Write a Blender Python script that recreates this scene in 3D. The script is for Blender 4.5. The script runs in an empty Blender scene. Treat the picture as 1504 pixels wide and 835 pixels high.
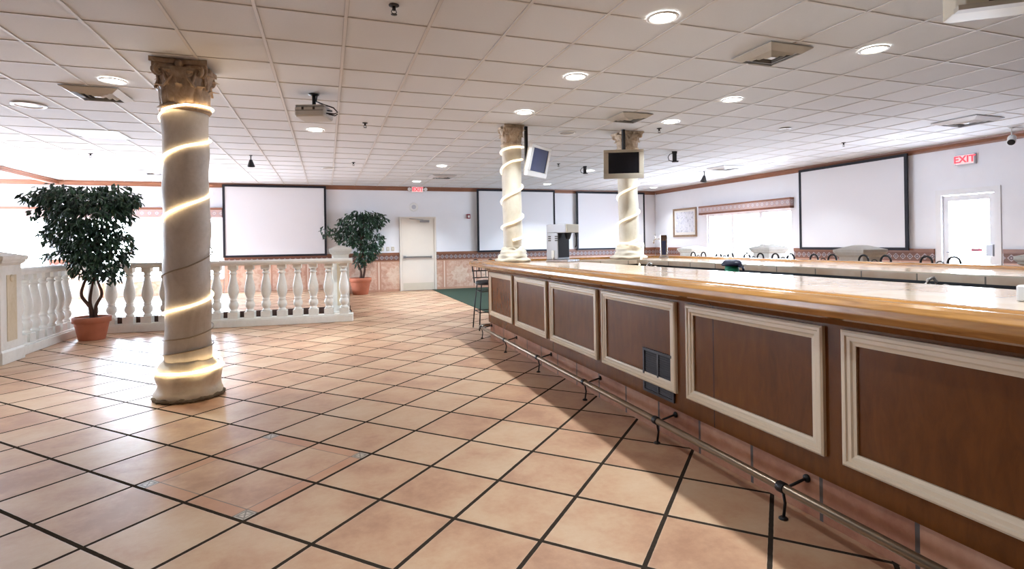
import bpy, bmesh, math, random
from mathutils import Vector, Matrix, Euler
random.seed(7)
PI = math.pi
sc = bpy.context.scene
COL = sc.collection

# ------------------------------------------------------------------ camera, world, exposure
HC = 3.03                     # ceiling height
EYE = 1.358
TH = 0.3329                   # the camera looks this far to the right of the room's long axis
ROLL = -0.0156
cam_d = bpy.data.cameras.new('camera')
cam_d.sensor_width = 36.0
cam_d.lens = 786.9 / 1504 * 36.0
cam_d.shift_y = (356.0 - 417.5) / 1504
cam_d.clip_start = 0.05
cam = bpy.data.objects.new('camera', cam_d)
COL.objects.link(cam)
cam.matrix_world = Matrix.Translation((0, 0, EYE)) @ (Matrix.Rotation(-TH, 4, 'Z') @ Matrix.Rotation(PI / 2, 4, 'X') @ Matrix.Rotation(ROLL, 4, 'Z'))
sc.camera = cam

world = bpy.data.worlds.new('overcast_sky')
sc.world = world
world.use_nodes = True
bg = world.node_tree.nodes['Background']
bg.inputs[1].default_value = 74.0
wn = world.node_tree.nodes; wl = world.node_tree.links       # bright overcast sky above, paler ground below the horizon
w_tc = wn.new('ShaderNodeTexCoord'); w_sep = wn.new('ShaderNodeSeparateXYZ'); wl.new(w_tc.outputs['Generated'], w_sep.inputs[0])
w_rmp = wn.new('ShaderNodeValToRGB'); w_mr = wn.new('ShaderNodeMapRange'); wl.new(w_sep.outputs[2], w_mr.inputs[0])
w_mr.inputs[1].default_value = -0.12; w_mr.inputs[2].default_value = 0.10
wl.new(w_mr.outputs[0], w_rmp.inputs[0])
w_rmp.color_ramp.elements[0].color = (0.44, 0.485, 0.55, 1); w_rmp.color_ramp.elements[1].color = (0.74, 0.86, 1.0, 1)
wl.new(w_rmp.outputs[0], bg.inputs[0])

sc.view_settings.view_transform = 'Standard'
sc.view_settings.look = 'None'
sc.view_settings.gamma = 1.0
sc.view_settings.use_curve_mapping = False
sc.view_settings.exposure = 0.24
DOWNLIGHT_W = 15.5
DOWNLIGHT_COL = (0.86, 0.94, 1.0)
cy = sc.cycles
cy.use_denoising = True
cy.max_bounces = 8
cy.diffuse_bounces = 5
cy.glossy_bounces = 4
cy.transparent_max_bounces = 12
cy.sample_clamp_indirect = 6.0
cy.caustics_reflective = False
cy.caustics_refractive = False

# ------------------------------------------------------------------ materials
class NT:
    def __init__(s, name):
        s.m = bpy.data.materials.new(name); s.m.use_nodes = True
        s.t = s.m.node_tree; s.b = s.t.nodes['Principled BSDF']; s.o = s.t.nodes['Material Output']
    def n(s, t): return s.t.nodes.new(t)
    def set(s, sock, v):
        if v is None: return
        if isinstance(v, bpy.types.NodeSocket): s.t.links.new(v, sock)
        else:
            if isinstance(v, tuple) and len(v) == 3 and sock.type == 'RGBA': v = v + (1,)
            sock.default_value = v
    def M(s, op, a, b=None, c=None):
        x = s.n('ShaderNodeMath'); x.operation = op
        s.set(x.inputs[0], a); s.set(x.inputs[1], b); s.set(x.inputs[2], c)
        return x.outputs[0]
    def pos(s):
        return s.n('ShaderNodeNewGeometry').outputs['Position']
    def obj(s):
        return s.n('ShaderNodeTexCoord').outputs['Object']
    def sep(s, v):
        x = s.n('ShaderNodeSeparateXYZ'); s.set(x.inputs[0], v); return x.outputs
    def comb(s, x, y, z):
        c = s.n('ShaderNodeCombineXYZ'); s.set(c.inputs[0], x); s.set(c.inputs[1], y); s.set(c.inputs[2], z); return c.outputs[0]
    def noise(s, v, scale, detail=4, rough=0.55, dist=0.0):
        x = s.n('ShaderNodeTexNoise'); s.set(x.inputs['Vector'], v)
        x.inputs['Scale'].default_value = scale; x.inputs['Detail'].default_value = detail
        x.inputs['Roughness'].default_value = rough; x.inputs['Distortion'].default_value = dist
        return x.outputs['Fac']
    def white(s, v):
        x = s.n('ShaderNodeTexWhiteNoise'); x.noise_dimensions = '3D'; s.set(x.inputs['Vector'], v); return x.outputs['Value']
    def mapv(s, v, sc_):
        x = s.n('ShaderNodeMapping'); s.set(x.inputs['Vector'], v); x.inputs['Scale'].default_value = sc_; return x.outputs[0]
    def mix(s, f, a, b):
        x = s.n('ShaderNodeMix'); x.data_type = 'RGBA'
        s.set(x.inputs[0], f); s.set(x.inputs[6], a); s.set(x.inputs[7], b)
        return x.outputs[2]
    def ramp(s, f, stops):
        x = s.n('ShaderNodeValToRGB'); s.set(x.inputs[0], f)
        e = x.color_ramp.elements
        while len(e) < len(stops): e.new(0.5)
        for i, (p, c) in enumerate(stops):
            e[i].position = p; e[i].color = (c + (1,)) if len(c) == 3 else c
        return x.outputs[0]
    def bump(s, h, strength=0.3, dist=0.01):
        x = s.n('ShaderNodeBump'); s.set(x.inputs['Height'], h)
        x.inputs['Strength'].default_value = strength; x.inputs['Distance'].default_value = dist
        s.t.links.new(x.outputs[0], s.b.inputs['Normal'])
    def fin(s, col=None, rough=None, metal=None, spec=None):
        s.set(s.b.inputs['Base Color'], col); s.set(s.b.inputs['Roughness'], rough)
        s.set(s.b.inputs['Metallic'], metal); s.set(s.b.inputs['Specular IOR Level'], spec)
        return s.m

def plain(name, col, rough=0.5, metal=0.0, spec=0.5, var=0.08, nscale=8.0, bump=0.0):
    k = NT(name)
    f = k.noise(k.pos(), nscale)
    a = tuple(max(0, c * (1 - var)) for c in col); b = tuple(min(1, c * (1 + var)) for c in col)
    c = k.mix(f, a, b)
    if bump: k.bump(k.noise(k.pos(), nscale * 6), bump, 0.004)
    return k.fin(c, rough, metal, spec)

def emis(name, col, strength, base=(0.8, 0.8, 0.8)):
    k = NT(name)
    k.set(k.b.inputs['Emission Color'], col); k.b.inputs['Emission Strength'].default_value = strength
    return k.fin(base, 0.5)

def m_floor():
    k = NT('terracotta_floor')
    x, y, z = k.sep(k.pos())
    S = 0.4675; ang = -0.7972; ox, oy = 0.575, 2.603
    dx = k.M('SUBTRACT', x, ox); dy = k.M('SUBTRACT', y, oy)
    ca, sa = math.cos(ang) / S, math.sin(ang) / S
    u = k.M('ADD', k.M('MULTIPLY', dx, ca), k.M('MULTIPLY', dy, sa))
    v = k.M('ADD', k.M('MULTIPLY', dx, -sa), k.M('MULTIPLY', dy, ca))
    fu = k.M('ABSOLUTE', k.M('SUBTRACT', k.M('FRACT', u), 0.5)); fv = k.M('ABSOLUTE', k.M('SUBTRACT', k.M('FRACT', v), 0.5))
    e = k.M('MAXIMUM', fu, fv)
    wob = k.M('MULTIPLY', k.M('SUBTRACT', k.noise(k.pos(), 26, 2), 0.5), 0.006)
    e = k.M('ADD', e, wob)
    grout = k.M('GREATER_THAN', e, 0.4775)
    tid = k.comb(k.M('FLOOR', u), k.M('FLOOR', v), 0.0)
    r1 = k.white(tid)
    tid2 = k.comb(k.M('FLOOR', v), k.M('FLOOR', u), 5.0)
    r2 = k.white(tid2)
    shift = k.comb(k.M('MULTIPLY', r1, 37.0), k.M('MULTIPLY', r2, 19.0), 0.0)
    va = k.n('ShaderNodeVectorMath'); va.operation = 'ADD'; k.set(va.inputs[0], k.pos()); k.set(va.inputs[1], shift)
    pv = va.outputs[0]
    blotch = k.noise(pv, 3.2, 5, 0.5, 0.25)
    fine = k.noise(pv, 24, 5, 0.7)
    f = k.M('ADD', k.M('MULTIPLY', blotch, 0.95), k.M('MULTIPLY', k.M('SUBTRACT', fine, 0.5), 0.35))
    f = k.M('ADD', f, k.M('MULTIPLY', k.M('SUBTRACT', r1, 0.5), 0.30))
    col = k.ramp(f, [(0.22, (0.37, 0.197, 0.118)), (0.40, (0.475, 0.277, 0.167)), (0.55, (0.525, 0.342, 0.213)), (0.78, (0.575, 0.417, 0.280))])
    # paler worn rim of every tile
    mr = k.n('ShaderNodeMapRange'); mr.interpolation_type = 'SMOOTHSTEP'
    k.set(mr.inputs[0], e); mr.inputs[1].default_value = 0.462; mr.inputs[2].default_value = 0.483
    col = k.mix(k.M('MULTIPLY', mr.outputs[0], 0.35), col, (0.60, 0.48, 0.36))
    # the two-by-two inset with a border strip and small corner ornaments
    du = k.M('ABSOLUTE', k.M('ADD', u, 3.0)); dv = k.M('ABSOLUTE', v)
    dm = k.M('MAXIMUM', du, dv); dn = k.M('MINIMUM', du, dv)
    inside = k.M('LESS_THAN', dm, 1.0)
    band = k.M('MULTIPLY', inside, k.M('GREATER_THAN', dm, 0.80))
    col = k.mix(k.M('MULTIPLY', band, 0.55), col, (0.47, 0.20, 0.10))
    line = k.M('MULTIPLY', inside, k.M('LESS_THAN', k.M('ABSOLUTE', k.M('SUBTRACT', dm, 0.80)), 0.007))
    cor = k.M('MULTIPLY', band, k.M('GREATER_THAN', dn, 0.80))
    # corner ornament: rings in grey
    cu = k.M('SUBTRACT', du, 0.89); cv = k.M('SUBTRACT', dv, 0.89)
    rr = k.M('SQRT', k.M('ADD', k.M('MULTIPLY', cu, cu), k.M('MULTIPLY', cv, cv)))
    xd = k.M('MINIMUM', k.M('ABSOLUTE', k.M('SUBTRACT', k.M('ABSOLUTE', cu), k.M('ABSOLUTE', cv))), k.M('ABSOLUTE', k.M('SUBTRACT', k.M('MAXIMUM', k.M('ABSOLUTE', cu), k.M('ABSOLUTE', cv)), 0.062)))
    ring = k.M('LESS_THAN', xd, 0.012)
    col = k.mix(cor, col, k.mix(ring, (0.50, 0.44, 0.36), (0.20, 0.17, 0.14)))
    sline = k.M('MULTIPLY', band, k.M('LESS_THAN', k.M('ABSOLUTE', k.M('SUBTRACT', dn, 0.80)), 0.007))
    col = k.mix(k.M('MAXIMUM', line, sline), col, (0.16, 0.11, 0.08))
    gcol = k.mix(k.noise(k.pos(), 40), (0.026, 0.019, 0.014), (0.052, 0.039, 0.030))
    col = k.mix(grout, col, gcol)
    rough = k.M('ADD', k.M('MULTIPLY', k.noise(k.pos(), 7, 4), 0.14), 0.30)
    rough = k.M('ADD', rough, k.M('MULTIPLY', grout, 0.4))
    h = k.M('ADD', k.M('MULTIPLY', mr.outputs[0], -1.0), k.M('MULTIPLY', k.noise(pv, 5, 3), 0.25))
    k.bump(h, 0.2, 0.003)
    return k.fin(col, rough, 0, k.M('MULTIPLY', k.M('SUBTRACT', 1.0, grout), 0.5))

def m_ceiling():
    k = NT('acoustic_tile')
    p = k.pos()
    x, y, z = k.sep(p)
    tid = k.comb(k.M('FLOOR', k.M('DIVIDE', k.M('ADD', x, 0.452), 0.6095)), k.M('FLOOR', k.M('DIVIDE', k.M('SUBTRACT', y, 4.106), 0.6105)), 1.0)
    r = k.white(tid)
    f = k.noise(p, 90, 3, 0.7)
    f2 = k.noise(p, 0.8, 3)
    v = k.M('ADD', k.M('MULTIPLY', f, 0.5), k.M('MULTIPLY', r, 0.3))
    v = k.M('ADD', v, k.M('MULTIPLY', f2, 0.2))
    col = k.mix(v, (0.58, 0.60, 0.635), (0.685, 0.705, 0.74))
    k.bump(f, 0.25, 0.003)
    return k.fin(col, 0.9, 0, 0.2)

def m_wood(name, c1, c2, scale=(1, 0.15, 1), rough=0.25, grain=18, spec=0.5, coat=0.0):
    k = NT(name)
    p = k.mapv(k.pos(), scale)
    n1 = k.noise(p, grain, 6, 0.6, 0.8); n2 = k.noise(k.pos(), 1.6, 4, 0.6)
    f = k.M('ADD', k.M('MULTIPLY', n1, 0.6), k.M('MULTIPLY', n2, 0.4))
    col = k.ramp(f, [(0.3, c1), (0.7, c2)])
    k.b.inputs['Coat Weight'].default_value = coat
    k.b.inputs['Coat Roughness'].default_value = 0.15
    return k.fin(col, rough, 0, spec)

def m_bar_panel():
    k = NT('bar_panel_veneer')
    p = k.mapv(k.pos(), (1, 2.2, 0.6))
    n1 = k.noise(p, 9, 6, 0.65, 0.6); n2 = k.noise(k.pos(), 1.3, 4)
    f = k.M('ADD', k.M('MULTIPLY', n1, 0.5), k.M('MULTIPLY', n2, 0.5))
    col = k.ramp(f, [(0.3, (0.085, 0.026, 0.005)), (0.55, (0.135, 0.044, 0.008)), (0.75, (0.18, 0.066, 0.012))])
    x, y, z = k.sep(k.pos())
    s = k.M('FRACT', k.M('DIVIDE', k.M('ADD', y, 2.22 + 2.44 * 4), 2.44))
    seam = k.M('LESS_THAN', k.M('ABSOLUTE', k.M('SUBTRACT', s, 0.003)), 0.0018)
    col = k.mix(seam, col, (0.03, 0.01, 0.006))
    k.bump(n2, 0.08, 0.02)
    return k.fin(col, 0.27, 0, 0.22)

def m_counter_tile():
    k = NT('counter_tile')
    x, y, z = k.sep(k.pos())
    S = 0.46
    u = k.M('DIVIDE', k.M('SUBTRACT', x, 2.36), S); v = k.M('DIVIDE', k.M('SUBTRACT', y, 0.16), S)
    e = k.M('MAXIMUM', k.M('ABSOLUTE', k.M('SUBTRACT', k.M('FRACT', u), 0.5)), k.M('ABSOLUTE', k.M('SUBTRACT', k.M('FRACT', v), 0.5)))
    g = k.M('GREATER_THAN', e, 0.488)
    r = k.white(k.comb(k.M('FLOOR', u), k.M('FLOOR', v), 2.0))
    n = k.noise(k.pos(), 6, 5)
    f = k.M('ADD', k.M('MULTIPLY', n, 0.7), k.M('MULTIPLY', r, 0.3))
    col = k.ramp(f, [(0.3, (0.60, 0.42, 0.29)), (0.7, (0.74, 0.62, 0.49))])
    col = k.mix(g, col, (0.16, 0.13, 0.10))
    k.bump(k.M('MULTIPLY', g, -1), 0.3, 0.003)
    return k.fin(col, k.M('ADD', k.M('MULTIPLY', g, 0.4), 0.13), 0, 0.5)

def m_base_tile():
    k = NT('bar_base_tile')
    x, y, z = k.sep(k.pos())
    q = k.M('ADD', x, y)
    v = k.M('DIVIDE', k.M('SUBTRACT', q, 2.22 + 1.062), 0.4425)
    g = k.M('GREATER_THAN', k.M('ABSOLUTE', k.M('SUBTRACT', k.M('FRACT', v), 0.5)), 0.478)
    r = k.white(k.comb(k.M('FLOOR', v), 3.0, 1.0))
    n = k.noise(k.pos(), 7, 6, 0.65)
    f = k.M('ADD', k.M('MULTIPLY', n, 0.8), k.M('MULTIPLY', r, 0.3))
    col = k.ramp(f, [(0.3, (0.27, 0.105, 0.06)), (0.55, (0.40, 0.19, 0.115)), (0.8, (0.50, 0.29, 0.19))])
    col = k.mix(g, col, (0.075, 0.06, 0.055))
    k.bump(k.M('MULTIPLY', g, -1), 0.4, 0.004)
    return k.fin(col, 0.4, 0, 0.4)

def m_wainscot():
    # terracotta wall tiles with pale medallions and cream pilaster stripes
    k = NT('wainscot_tile')
    x, y, z = k.sep(k.pos())
    q = k.M('ADD', x, y)
    P = 0.95
    v = k.M('FRACT', k.M('DIVIDE', k.M('SUBTRACT', q, 15.75 + 3.28), P))
    a = k.M('ABSOLUTE', k.M('SUBTRACT', v, 0.5))                  # 0 centre of a panel, 0.5 at a stripe
    n = k.noise(k.pos(), 9, 6, 0.65, 0.5)
    base = k.ramp(n, [(0.3, (0.42, 0.225, 0.155)), (0.5, (0.55, 0.355, 0.265)), (0.7, (0.64, 0.48, 0.385))])
    # the medallion
    cu = k.M('MULTIPLY', k.M('SUBTRACT', v, 0.5), P); cz = k.M('SUBTRACT', z, 0.45)
    rr = k.M('SQRT', k.M('ADD', k.M('MULTIPLY', cu, cu), k.M('MULTIPLY', cz, cz)))
    an = k.M('ARCTAN2', cz, cu)
    pet = k.M('ADD', rr, k.M('MULTIPLY', k.M('SINE', k.M('MULTIPLY', an, 8.0)), 0.035))
    med = k.M('LESS_THAN', pet, 0.25)
    col = k.mix(k.M('MULTIPLY', med, k.M('MULTIPLY', n, 0.95)), base, (0.66, 0.55, 0.44))
    # tile joints
    t = k.M('FRACT', k.M('ADD', k.M('MULTIPLY', v, 2.0), 0.0)); tz = k.M('FRACT', k.M('DIVIDE', z, 0.45))
    e = k.M('MAXIMUM', k.M('ABSOLUTE', k.M('SUBTRACT', t, 0.5)), k.M('ABSOLUTE', k.M('SUBTRACT', tz, 0.5)))
    col = k.mix(k.M('MULTIPLY', k.M('GREATER_THAN', e, 0.488), 0.6), col, (0.62, 0.48, 0.38))
    # stripes
    st = k.M('GREATER_THAN', a, 0.435)
    col = k.mix(st, col, k.mix(n, (0.50, 0.28, 0.20), (0.40, 0.20, 0.135)))
    st2 = k.M('GREATER_THAN', a, 0.478)
    col = k.mix(st2, col, (0.66, 0.53, 0.43))
    frame = k.M('MAXIMUM', k.M('GREATER_THAN', z, 0.85), k.M('LESS_THAN', z, 0.07))
    col = k.mix(k.M('MULTIPLY', frame, 0.8), col, (0.46, 0.25, 0.17))
    return k.fin(col, 0.3, 0, 0.4)

def m_band(name, zc, period, c_bg, c_a, c_b, half):
    # repeating flower-and-diamond border
    k = NT(name)
    x, y, z = k.sep(k.pos())
    q = k.M('ADD', x, y)
    v = k.M('SUBTRACT', k.M('FRACT', k.M('DIVIDE', q, period)), 0.5)
    cu = k.M('MULTIPLY', v, period); cz = k.M('SUBTRACT', z, zc)
    d = k.M('ADD', k.M('ABSOLUTE', cu), k.M('ABSOLUTE', cz))
    rr = k.M('SQRT', k.M('ADD', k.M('MULTIPLY', cu, cu), k.M('MULTIPLY', cz, cz)))
    n = k.noise(k.pos(), 30, 3)
    col = k.mix(n, c_bg, tuple(c * 0.75 for c in c_bg))
    col = k.mix(k.M('LESS_THAN', d, period * 0.46), col, c_a)
    col = k.mix(k.M('LESS_THAN', rr, period * 0.24), col, c_b)
    col = k.mix(k.M('LESS_THAN', rr, period * 0.11), col, c_a)
    edge = k.M('GREATER_THAN', k.M('ABSOLUTE', cz), half * 0.86)
    col = k.mix(edge, col, (0.16, 0.06, 0.035))
    return k.fin(col, 0.45, 0, 0.3)

def m_marble(name, c1, c2, c3, scale=3.0):
    k = NT(name)
    p = k.mapv(k.obj(), (1, 1, 0.6))
    n = k.noise(p, scale, 7, 0.65, 1.4); n2 = k.noise(k.obj(), 30, 4, 0.6)
    f = k.M('ADD', k.M('MULTIPLY', n, 0.8), k.M('MULTIPLY', n2, 0.2))
    col = k.ramp(f, [(0.3, c1), (0.5, c2), (0.72, c3)])
    k.bump(n2, 0.25, 0.006)
    return k.fin(col, 0.55, 0, 0.35)

def m_leaf(name, c1, c2, c3):
    k = NT(name)
    g = k.n('ShaderNodeNewGeometry')
    r = g.outputs['Random Per Island']
    n = k.noise(k.pos(), 30, 2)
    col = k.ramp(k.M('ADD', k.M('MULTIPLY', r, 0.8), k.M('MULTIPLY', n, 0.2)), [(0.1, c1), (0.5, c2), (0.9, c3)])
    k.b.inputs['Transmission Weight'].default_value = 0.0
    return k.fin(col, 0.42, 0, 0.4)

def m_glass(name, tint=(0.97, 0.98, 1.0), refl=0.07):
    k = NT(name)
    tr = k.n('ShaderNodeBsdfTransparent'); k.set(tr.inputs[0], tint)
    gl = k.n('ShaderNodeBsdfGlossy'); gl.inputs['Roughness'].default_value = 0.02
    n = k.noise(k.pos(), 2.0, 2)
    mx = k.n('ShaderNodeMixShader')
    k.set(mx.inputs[0], k.M('ADD', refl, k.M('MULTIPLY', n, 0.01)))
    k.t.links.new(tr.outputs[0], mx.inputs[1]); k.t.links.new(gl.outputs[0], mx.inputs[2])
    k.t.links.new(mx.outputs[0], k.o.inputs['Surface'])
    return k.m

def m_print():
    k = NT('watercolour_print')
    p = k.pos()
    n = k.noise(p, 5.5, 5, 0.6, 1.5); n2 = k.noise(p, 13, 4, 0.6, 0.8)
    col = k.ramp(n, [(0.32, (0.22, 0.22, 0.30)), (0.42, (0.50, 0.50, 0.58)), (0.55, (0.66, 0.66, 0.70)), (0.72, (0.50, 0.46, 0.60))])
    col = k.mix(k.M('MULTIPLY', k.M('LESS_THAN', n2, 0.40), 0.6), col, (0.20, 0.23, 0.25))
    return k.fin(col, 0.35)

MAT = {}
MAT['floor'] = m_floor()
MAT['ceiling'] = m_ceiling()
MAT['tbar'] = plain('ceiling_tee_white', (0.60, 0.585, 0.58), 0.6, 0, 0.3, 0.05)
MAT['reveal'] = plain('ceiling_tee_reveal', (0.45, 0.44, 0.44), 0.8, 0, 0.2, 0.1)
MAT['wall'] = plain('wall_paint', (0.775, 0.785, 0.83), 0.75, 0, 0.25, 0.03, 3, 0.05)
MAT['crown'] = m_wood('crown_stain', (0.17, 0.066, 0.038), (0.27, 0.115, 0.065), (0.3, 0.3, 3), 0.4)
MAT['wainscot'] = m_wainscot()
MAT['band'] = m_band('border_tile', 0.975, 0.135, (0.20, 0.10, 0.075), (0.36, 0.30, 0.31), (0.09, 0.065, 0.075), 0.075)
MAT['valance'] = m_band('valance_fabric', 2.235, 0.16, (0.50, 0.36, 0.33), (0.36, 0.29, 0.33), (0.55, 0.48, 0.46), 0.105)
MAT['white_frame'] = plain('white_frame_paint', (0.75, 0.75, 0.77), 0.45, 0, 0.4, 0.04)
MAT['glass'] = m_glass('window_glass')
MAT['panel'] = m_bar_panel()
MAT['moulding'] = m_wood('pale_moulding', (0.60, 0.50, 0.36), (0.67, 0.57, 0.43), (1, 1, 1), 0.4, 3)
MAT['rail_oak'] = m_wood('honey_oak_rail', (0.17, 0.062, 0.014), (0.56, 0.275, 0.072), (3.5, 0.30, 3.5), 0.22, 9, 0.5, 0.35)
MAT['counter_tile'] = m_counter_tile()
MAT['base_tile'] = m_base_tile()
MAT['black_laminate'] = plain('black_laminate', (0.012, 0.012, 0.015), 0.4, 0, 0.4, 0.2)
MAT['steel'] = plain('brushed_steel', (0.42, 0.42, 0.44), 0.35, 1.0, 0.5, 0.1, 14)
MAT['chrome'] = plain('chrome', (0.75, 0.75, 0.77), 0.12, 1.0, 0.5, 0.04)
MAT['bronze'] = plain('aged_brass_tube', (0.30, 0.235, 0.17), 0.33, 0.85, 0.5, 0.25, 9)
MAT['dark_iron'] = plain('dark_iron', (0.020, 0.018, 0.018), 0.45, 0.5, 0.4, 0.2)
MAT['grille'] = plain('black_grille', (0.022, 0.018, 0.022), 0.45, 0.2, 0.4, 0.2)
MAT['stone'] = m_marble('cast_stone', (0.64, 0.62, 0.56), (0.73, 0.715, 0.67), (0.80, 0.79, 0.755), 2.2)
MAT['post_panel'] = m_marble('ochre_panel', (0.52, 0.42, 0.27), (0.60, 0.51, 0.36), (0.66, 0.58, 0.44), 3)
MAT['shaft'] = m_marble('faux_marble', (0.48, 0.44, 0.39), (0.62, 0.58, 0.53), (0.71, 0.685, 0.65), 2.4)
MAT['shaft_cream'] = m_marble('cream_wrap', (0.62, 0.55, 0.42), (0.72, 0.66, 0.54), (0.78, 0.73, 0.63), 3)
MAT['capital'] = m_marble('capital_plaster', (0.20, 0.135, 0.09), (0.37, 0.27, 0.19), (0.50, 0.40, 0.30), 9)
MAT['capital_pale'] = m_marble('pale_capital_plaster', (0.30, 0.20, 0.13), (0.52, 0.41, 0.30), (0.66, 0.57, 0.46), 12)
MAT['fringe'] = plain('brown_fringe', (0.17, 0.135, 0.095), 0.9, 0, 0.1, 0.5, 30, 0.5)
MAT['rope_lit'] = emis('lit_rope_light', (1.0, 0.74, 0.42), 8.0, (0.9, 0.8, 0.6))
MAT['rope_off'] = plain('unlit_rope_light', (0.30, 0.25, 0.19), 0.4, 0, 0.4, 0.1)
MAT['rope_white'] = emis('pale_rope_light', (1.0, 0.86, 0.66), 1.1, (0.85, 0.80, 0.70))
MAT['terracotta'] = plain('terracotta_pot', (0.40, 0.135, 0.075), 0.65, 0, 0.3, 0.18, 10, 0.2)
MAT['soil'] = plain('potting_soil', (0.03, 0.022, 0.016), 0.95, 0, 0.1, 0.4, 40, 0.6)
MAT['bark'] = plain('ficus_bark', (0.075, 0.040, 0.030), 0.8, 0, 0.2, 0.3, 20, 0.4)
MAT['leaf'] = m_leaf('ficus_leaf', (0.006, 0.018, 0.011), (0.013, 0.042, 0.021), (0.038, 0.090, 0.044))
MAT['screen_black'] = plain('screen_border_black', (0.010, 0.010, 0.016), 0.6, 0, 0.3, 0.1)
MAT['screen_white'] = plain('screen_fabric', (0.69, 0.69, 0.725), 0.85, 0, 0.2, 0.015, 2)
MAT['door'] = plain('cream_door_paint', (0.68, 0.62, 0.55), 0.5, 0, 0.4, 0.04, 3)
MAT['carpet'] = plain('green_carpet', (0.035, 0.055, 0.040), 0.95, 0, 0.1, 0.4, 120, 0.6)
MAT['riser'] = plain('platform_riser', (0.060, 0.030, 0.022), 0.6, 0, 0.3, 0.2)
MAT['beige'] = plain('beige_plastic', (0.56, 0.52, 0.43), 0.45, 0, 0.4, 0.05)
MAT['vent'] = plain('vent_beige', (0.45, 0.42, 0.375), 0.5, 0.1, 0.4, 0.06)
MAT['vent_white'] = plain('vent_grey', (0.50, 0.49, 0.50), 0.5, 0.1, 0.4, 0.06)
MAT['vent_dark'] = plain('vent_dark', (0.06, 0.055, 0.055), 0.8, 0, 0.2, 0.2)
MAT['lamp_on'] = emis('downlight_lens', (1.0, 0.94, 0.84), 14.0)
MAT['lamp_off'] = plain('unlit_lamp', (0.36, 0.35, 0.35), 0.5, 0, 0.4, 0.1)
MAT['troffer'] = emis('fluorescent_lens', (1.0, 0.99, 0.97), 1.6)
MAT['silver'] = plain('silver_plastic', (0.62, 0.60, 0.57), 0.4, 0.1, 0.5, 0.04)
MAT['tan_plastic'] = plain('tan_silver_plastic', (0.42, 0.375, 0.31), 0.42, 0.1, 0.5, 0.05)
MAT['screen_glass'] = plain('tv_screen_glass', (0.008, 0.008, 0.010), 0.10, 0, 0.5, 0.1)
MAT['screen_blue'] = plain('tv_screen_blue_glass', (0.030, 0.042, 0.150), 0.25, 0, 0.15, 0.5, 3)
MAT['proj_body'] = plain('projector_grey', (0.46, 0.455, 0.45), 0.4, 0, 0.5, 0.04)
MAT['black_plastic'] = plain('black_plastic', (0.014, 0.014, 0.016), 0.45, 0, 0.4, 0.2)
MAT['grey_plastic'] = plain('pale_grey_plastic', (0.48, 0.50, 0.56), 0.4, 0.15, 0.5, 0.05)
MAT['white_plastic'] = plain('white_plastic', (0.75, 0.75, 0.74), 0.4, 0, 0.4, 0.03)
MAT['red_plastic'] = plain('red_plastic', (0.22, 0.025, 0.04), 0.4, 0, 0.4, 0.1)
MAT['green_plastic'] = plain('green_plastic', (0.03, 0.36, 0.19), 0.35, 0, 0.4, 0.1)
MAT['navy_plastic'] = plain('navy_plastic', (0.018, 0.020, 0.045), 0.35, 0, 0.4, 0.2)
MAT['exit_face'] = emis('exit_face', (1.0, 0.55, 0.55), 0.35, (0.75, 0.62, 0.62))
MAT['exit_letter'] = emis('exit_letters', (1.0, 0.05, 0.08), 1.0, (0.6, 0.02, 0.03))
MAT['print'] = m_print()
MAT['mat_board'] = plain('mat_board', (0.70, 0.66, 0.62), 0.7, 0, 0.2, 0.03)
MAT['frame_wood'] = m_wood('picture_frame_wood', (0.16, 0.085, 0.05), (0.32, 0.21, 0.12), (1, 1, 1), 0.4, 12)
MAT['drip_tray'] = plain('steel_tray', (0.5, 0.5, 0.52), 0.25, 1.0, 0.5, 0.08)

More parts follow.
